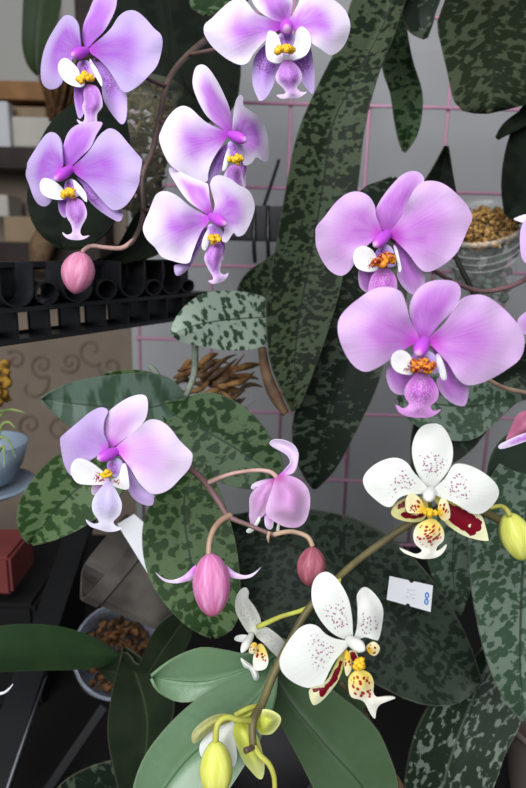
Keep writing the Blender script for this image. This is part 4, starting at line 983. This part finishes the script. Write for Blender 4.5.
for i in range(46):
    x0 = random.uniform(170, 228); y0 = random.uniform(370, 404); L = random.uniform(14, 40); an = random.uniform(-.55, .25)
    dd = .548+random.uniform(-.012, .03); k = random.uniform(-8, 8)
    x1, y1 = x0+L*math.cos(an), y0+L*math.sin(an)-4
    tube('dry_root', [(x0, y0, dd), ((2*x0+x1)/3, (2*y0+y1)/3+k*.6, dd-.008), ((x0+2*x1)/3, (y0+2*y1)/3+k, dd-.004), (x1, y1, dd+.006)], [1.4, random.uniform(1.6, 4), random.uniform(1.8, 4), .6], M[random.choice(('root_brown', 'root_brown', 'stem_dead'))], P3, 6, 4)
# white orchid
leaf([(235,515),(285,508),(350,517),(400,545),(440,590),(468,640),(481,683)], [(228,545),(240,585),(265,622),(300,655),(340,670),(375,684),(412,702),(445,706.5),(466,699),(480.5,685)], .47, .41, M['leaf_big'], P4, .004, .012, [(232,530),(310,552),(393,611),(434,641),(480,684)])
leaf([(478,655),(455,678),(430,705),(412,745),(405,800),(420,860)], [(500,650),(526,680),(521,722),(505,755),(486,800),(424,860)], .46, .43, M['leaf_streak'], P4, .006, .010, [(490,655),(470,705),(450,760),(422,860)])
leaf([(496,470),(480,492),(470,522),(469,560),(474,600),(482,640),(495,680),(510,706),(524,721)], [(570,470),(592,530),(588,600),(570,660),(545,705),(526,721)], .42, .36, M['leaf_right'], P4, .005, .012, [(530,470),(525,525),(521,600),(520,670),(525,721)])
leaf([(440,500),(428,530),(427,555),(433,578),(445,600),(458,615)], [(490,510),(480,550),(472,585),(465,605),(459,615)], .45, .45, M['leaf_right'], P4, .003, .006)
leaf([(570,405),(530,422),(502,440),(489,465),(487,500)], [(590,470),(560,500),(530,520),(505,520),(489,506)], .405, .41, leaf_mat('leaf_smooth_dark', (66, 84, 70), (54, 72, 58), 60, .5, soft=.2), P4, .004, .006)
leaf([(275,640),(248,655),(228,652),(201,649),(173,660),(151.5,677)], [(278,665),(247,681),(228,687),(201,699.5),(178,702),(160,692),(152.5,678)], .37, .345, M['leaf_plain'], P4, .005, .006, [(277,652),(240,672),(200,682),(152,677.5)])
leaf([(268,660),(262,668),(235,680),(205,695),(175,720),(150,750),(138,775),(133,800),(134,830)], [(275,675),(274,700),(265,730),(245,765),(220,800),(180,832),(136,834)], .36, .31, M['leaf_plain'], P4, .006, .008, [(271,668),(262,692),(225,728),(182,765),(135,833)])
leaf([(262,660),(266,690),(280,722),(300,760),(320,800),(350,845)], [(275,650),(305,662),(332,690),(365,716),(385,745),(398,800),(360,850)], .38, .35, M['leaf_plain_dark'], P4, .006, .008, [(268,655),(285,695),(325,745),(370,800),(355,848)])
leaf([(300,640),(320,660),(335,690),(350,720)], [(330,640),(360,670),(368,700),(352,722)], .40, .395, M['leaf_plain_dark'], P4, .003, .003)
# strap-leaved orchid in the smoky pot
P6 = plant('strap_orchid', P(120, 655, .545), 'dark orchid with a glossy strap leaf growing in the smoky pot')
leaf([(118,651),(98,639),(75,630),(50,625),(25,624),(0,626),(-40,635),(-80,655)], [(118,660),(100,667),(75,670),(38,670.5),(0,672),(-40,670),(-80,657)], .52, .40, M['leaf_strap'], P6, -.006, .006, [(118,656),(90,650),(50,648),(0,650),(-80,656)])
leaf([(122,655),(116,675),(111,697),(108,718),(108,740),(113,766),(122,800),(135,815)], [(136,655),(160,672),(172,690),(173,713),(163,742),(150,772),(148,800),(137,815)], .53, .42, M['leaf_olive'], P6, .006, .006, [(128,655),(138,680),(147,715),(146,750),(136,815)])
leaf([(124,652),(138,666),(150,638),(164,620),(190,605)], [(130,698),(150,690),(172,668),(190,640),(194,607)], .54, .46, M['leaf_olive'], P6, .003, .004)
leaf([(130,760),(108,762),(82,771),(62,784),(50,800)], [(140,800),(120,815),(90,820),(52,802)], .47, .45, M['leaf_dark'], P6, .003, .004)

# paper tag on the big leaf
pt = tag(empty('plant_tag', P(410, 594, .40)), 'small white paper tag with blue mark on the big dark leaf', 'plant tag')
td = .392
def tg(x, y, off=0): # 0..1 across the tag
    a = (389.6+(433-389.6)*x, 576+(585.5-576)*x); b = (386.6+(430.6-386.6)*x, 599.6+(612-599.6)*x)
    return (a[0]+(b[0]-a[0])*y, a[1]+(b[1]-a[1])*y)
out = [(0,0),(.44,0),(.47,.08),(.53,.08),(.56,0),(1,0),(1,1),(.54,1),(.51,.92),(.46,.92),(.43,1),(0,1)]
pp = [tg(*q) for q in out]
V = [P(x, y, td) for x, y in pp]+[P(x, y, td+.0006) for x, y in pp]; n = len(pp)
mk('paper', V, [tuple(range(n)), tuple(reversed(range(n, 2*n)))]+[(i, (i+1) % n, n+(i+1) % n, n+i) for i in range(n)], M['label_white'], pt, False)
def ring(cx, cy, rx, ry):
    return [tg(cx+rx*math.cos(a*math.pi/6), cy+ry*math.sin(a*math.pi/6)) for a in range(13)]
for cy in (.42, .66):
    tube_w('blue_print', [P(x, y, td-.0002) for x, y in ring(.885, cy, .035, .10)], [.0005]*13, M['print_blue'], pt, 6)
for i in range(9):
    x = .42+(i % 3)*.07; y = .35+(i//3)*.15
    a, b = tg(x, y), tg(x+.05, y+random.uniform(-.04, .06))
    tube_w('grey_print', [P(*a, td-.0001), P(*b, td-.0001)], [.00025]*2, M['print_grey'], pt, 5)
